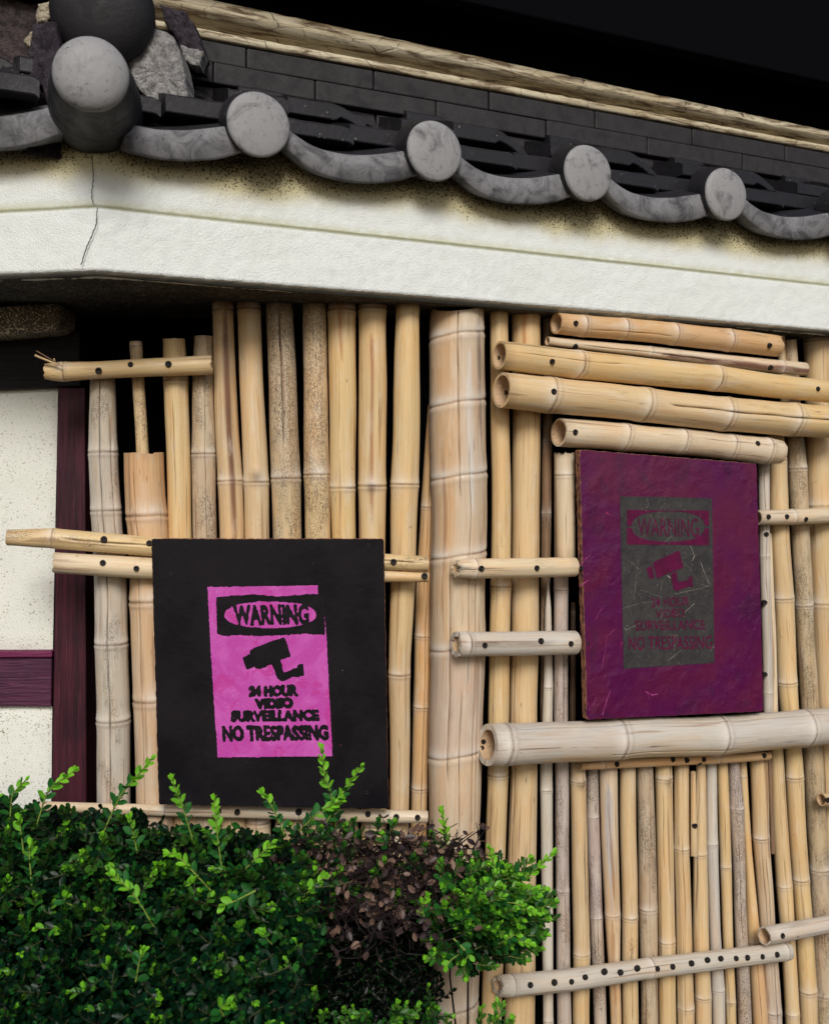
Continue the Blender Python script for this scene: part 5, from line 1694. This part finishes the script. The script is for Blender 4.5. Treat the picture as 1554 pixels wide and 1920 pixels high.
for k in range(26):                            # bare twigs poking out right and up
    x0 = random.uniform(690, 840); y0 = random.uniform(1600, 1680)
    a = np.array(upy(x0, y0, 1.47)); b = np.array(upy(x0 + random.uniform(10, 70), y0 - random.uniform(15, 75), 1.45 + random.uniform(-.03, .03)))
    pts = [a + (b - a) * i / 7 + rng.normal(size=3) * .0022 for i in range(8)]
    tw_.append((pts, .0013, .0006, (.020, .013, .016)))
fd.build_leaves('dead_leaves', dry)
tubes(tw_, 'twigs', dry, True)
stem_obj((.00, 1.56, 0), [tuple(upy(x, y, 1.53)) for x, y in ((640, 1660), (700, 1640), (790, 1660), (730, 1720))], dry, r=.004, col=(.008, .006, .006))
for (x, y) in ((628, 1740), (636, 1752), (696, 1705), (702, 1695), (728, 1700), (700, 1718)):
    f_ = Foliage(); f_.leaf(np.array(upy(x, y, 1.42)), np.array((random.uniform(-.4, .4), 0, 1.0 * random.choice((-1, 1)))), CAMV + UPV * .3, .013, BR[3])
    o = f_.build_leaves('dead_leaf', dry, False)

# small bright bush right
sm = thing('boxwood_bush', 'small bright green boxwood bush spreading before the thick bamboo post', 'bush')
fs = Foliage(); tw_ = []
for _ in range(360):
    x = random.triangular(800, 1015, 895); y = random.triangular(1620, 1815, 1715)
    e = ((x - 895) / 112) ** 2 + ((y - 1712) / 92) ** 2 + .5 * mn.noise(Vector((x * .03, y * .03, 2)))
    if e > 1: continue
    lay = random.random()
    Y = 1.40 + lay * .12
    p = np.array(upy(x, y, Y))
    young = max(0, (1.0 - lay) * (.65 + .6 * mn.noise(Vector((x * .02, y * .02, 9))) + (1720 - y) / 400))
    d = np.array(((x - 860) / 130 + random.gauss(0, .4), random.gauss(-.5, .3), .4 + (1720 - y) / 200 + random.gauss(0, .3)))
    pts = grow(p, d, random.uniform(.022, .042), .25, 5)
    leafy(fs, pts, random.uniform(.012, .016), min(1, young), .0070, 1.05)
    tw_.append((pts, .0009, .0006, (.13, .16, .04)))
fs.build_leaves('foliage', sm)
tubes(tw_, 'twigs', sm, True)
for pxs, a, b in [([(880, 1720), (950, 1670), (1000, 1635), (1036, 1600)], 1.44, 1.42), ([(930, 1720), (935, 1650), (918, 1592)], 1.44, 1.42), ([(900, 1740), (960, 1760), (1000, 1772)], 1.42, 1.40), ([(840, 1640), (836, 1570), (828, 1520)], 1.50, 1.48),
                  ([(900, 1690), (980, 1670), (1022, 1668)], 1.44, 1.41), ([(860, 1790), (845, 1800), (838, 1812)], 1.38, 1.36), ([(900, 1700), (960, 1690), (1004, 1712)], 1.42, 1.39), ([(960, 1680), (948, 1640), (952, 1622)], 1.44, 1.42), ([(850, 1760), (880, 1790), (872, 1800)], 1.37, 1.35),
                  ([(935, 1770), (970, 1750), (975, 1738)], 1.41, 1.39), ([(800, 1740), (790, 1700), (800, 1680)], 1.40, 1.38)]:
    shoot(pxs, a, b, sm, L=.0145, pair=.0075, fresh=.8)
stem_obj((.03, 1.54, 0), [tuple(upy(x, y, 1.50)) for x, y in ((850, 1720), (890, 1720))], sm, r=.0035, col=(.012, .010, .008))

# low growth at the foot: near black leaves added to paint shade into the hollow
low = thing('boxwood_bush', 'low dark sprigs of boxwood at the foot of the thick bamboo post', 'bush')
fl_ = Foliage(); tw_ = []
for _ in range(900):
    x = random.uniform(540, 815); y = random.uniform(1700, 2020)
    edge = min(1, max(0, (y - 1840) / 80)) * .6
    Y = 1.50 + random.random() * .08
    p = np.array(upy(x, y, Y))
    y_ = 0.0
    if y > 1885 and random.random() < .12:
        y_ = random.uniform(.3, .8); p = np.array(upy(x, y, 1.36 + random.random() * .08))
    elif x > 800 and random.random() < .6: continue
    d = np.array((random.gauss(0, .6), -.4, random.gauss(.5, .4)))
    pts = grow(p, d, random.uniform(.025, .05), .2, 5)
    leafy(fl_, pts, random.uniform(.010, .0140), y_, .0078, .9 if y_ else .45)  # lowered tone paints the hollow as shaded
    tw_.append((pts, .0009, .0006, (.03, .03, .02)))
for (x, y) in ((930, 1905), (900, 1915), (950, 1925), (740, 1895), (765, 1905), (845, 1925)):
    for k in range(2):
        p = np.array(upy(x + random.uniform(-8, 8), y + 25, 1.40))
        pts = grow(p, np.array((random.gauss(0, .3), -.2, 1)), .035, .1, 5)
        leafy(fl_, pts, .0125, .8, .0075)
        tw_.append((pts, .0009, .0006, (.13, .16, .04)))
fl_.build_leaves('foliage', low)
tubes(tw_, 'twigs', low, True)
print('leaves', fol.leaves, fs.leaves, fl_.leaves, 'single', LEAFN, 'twigs', cnt)
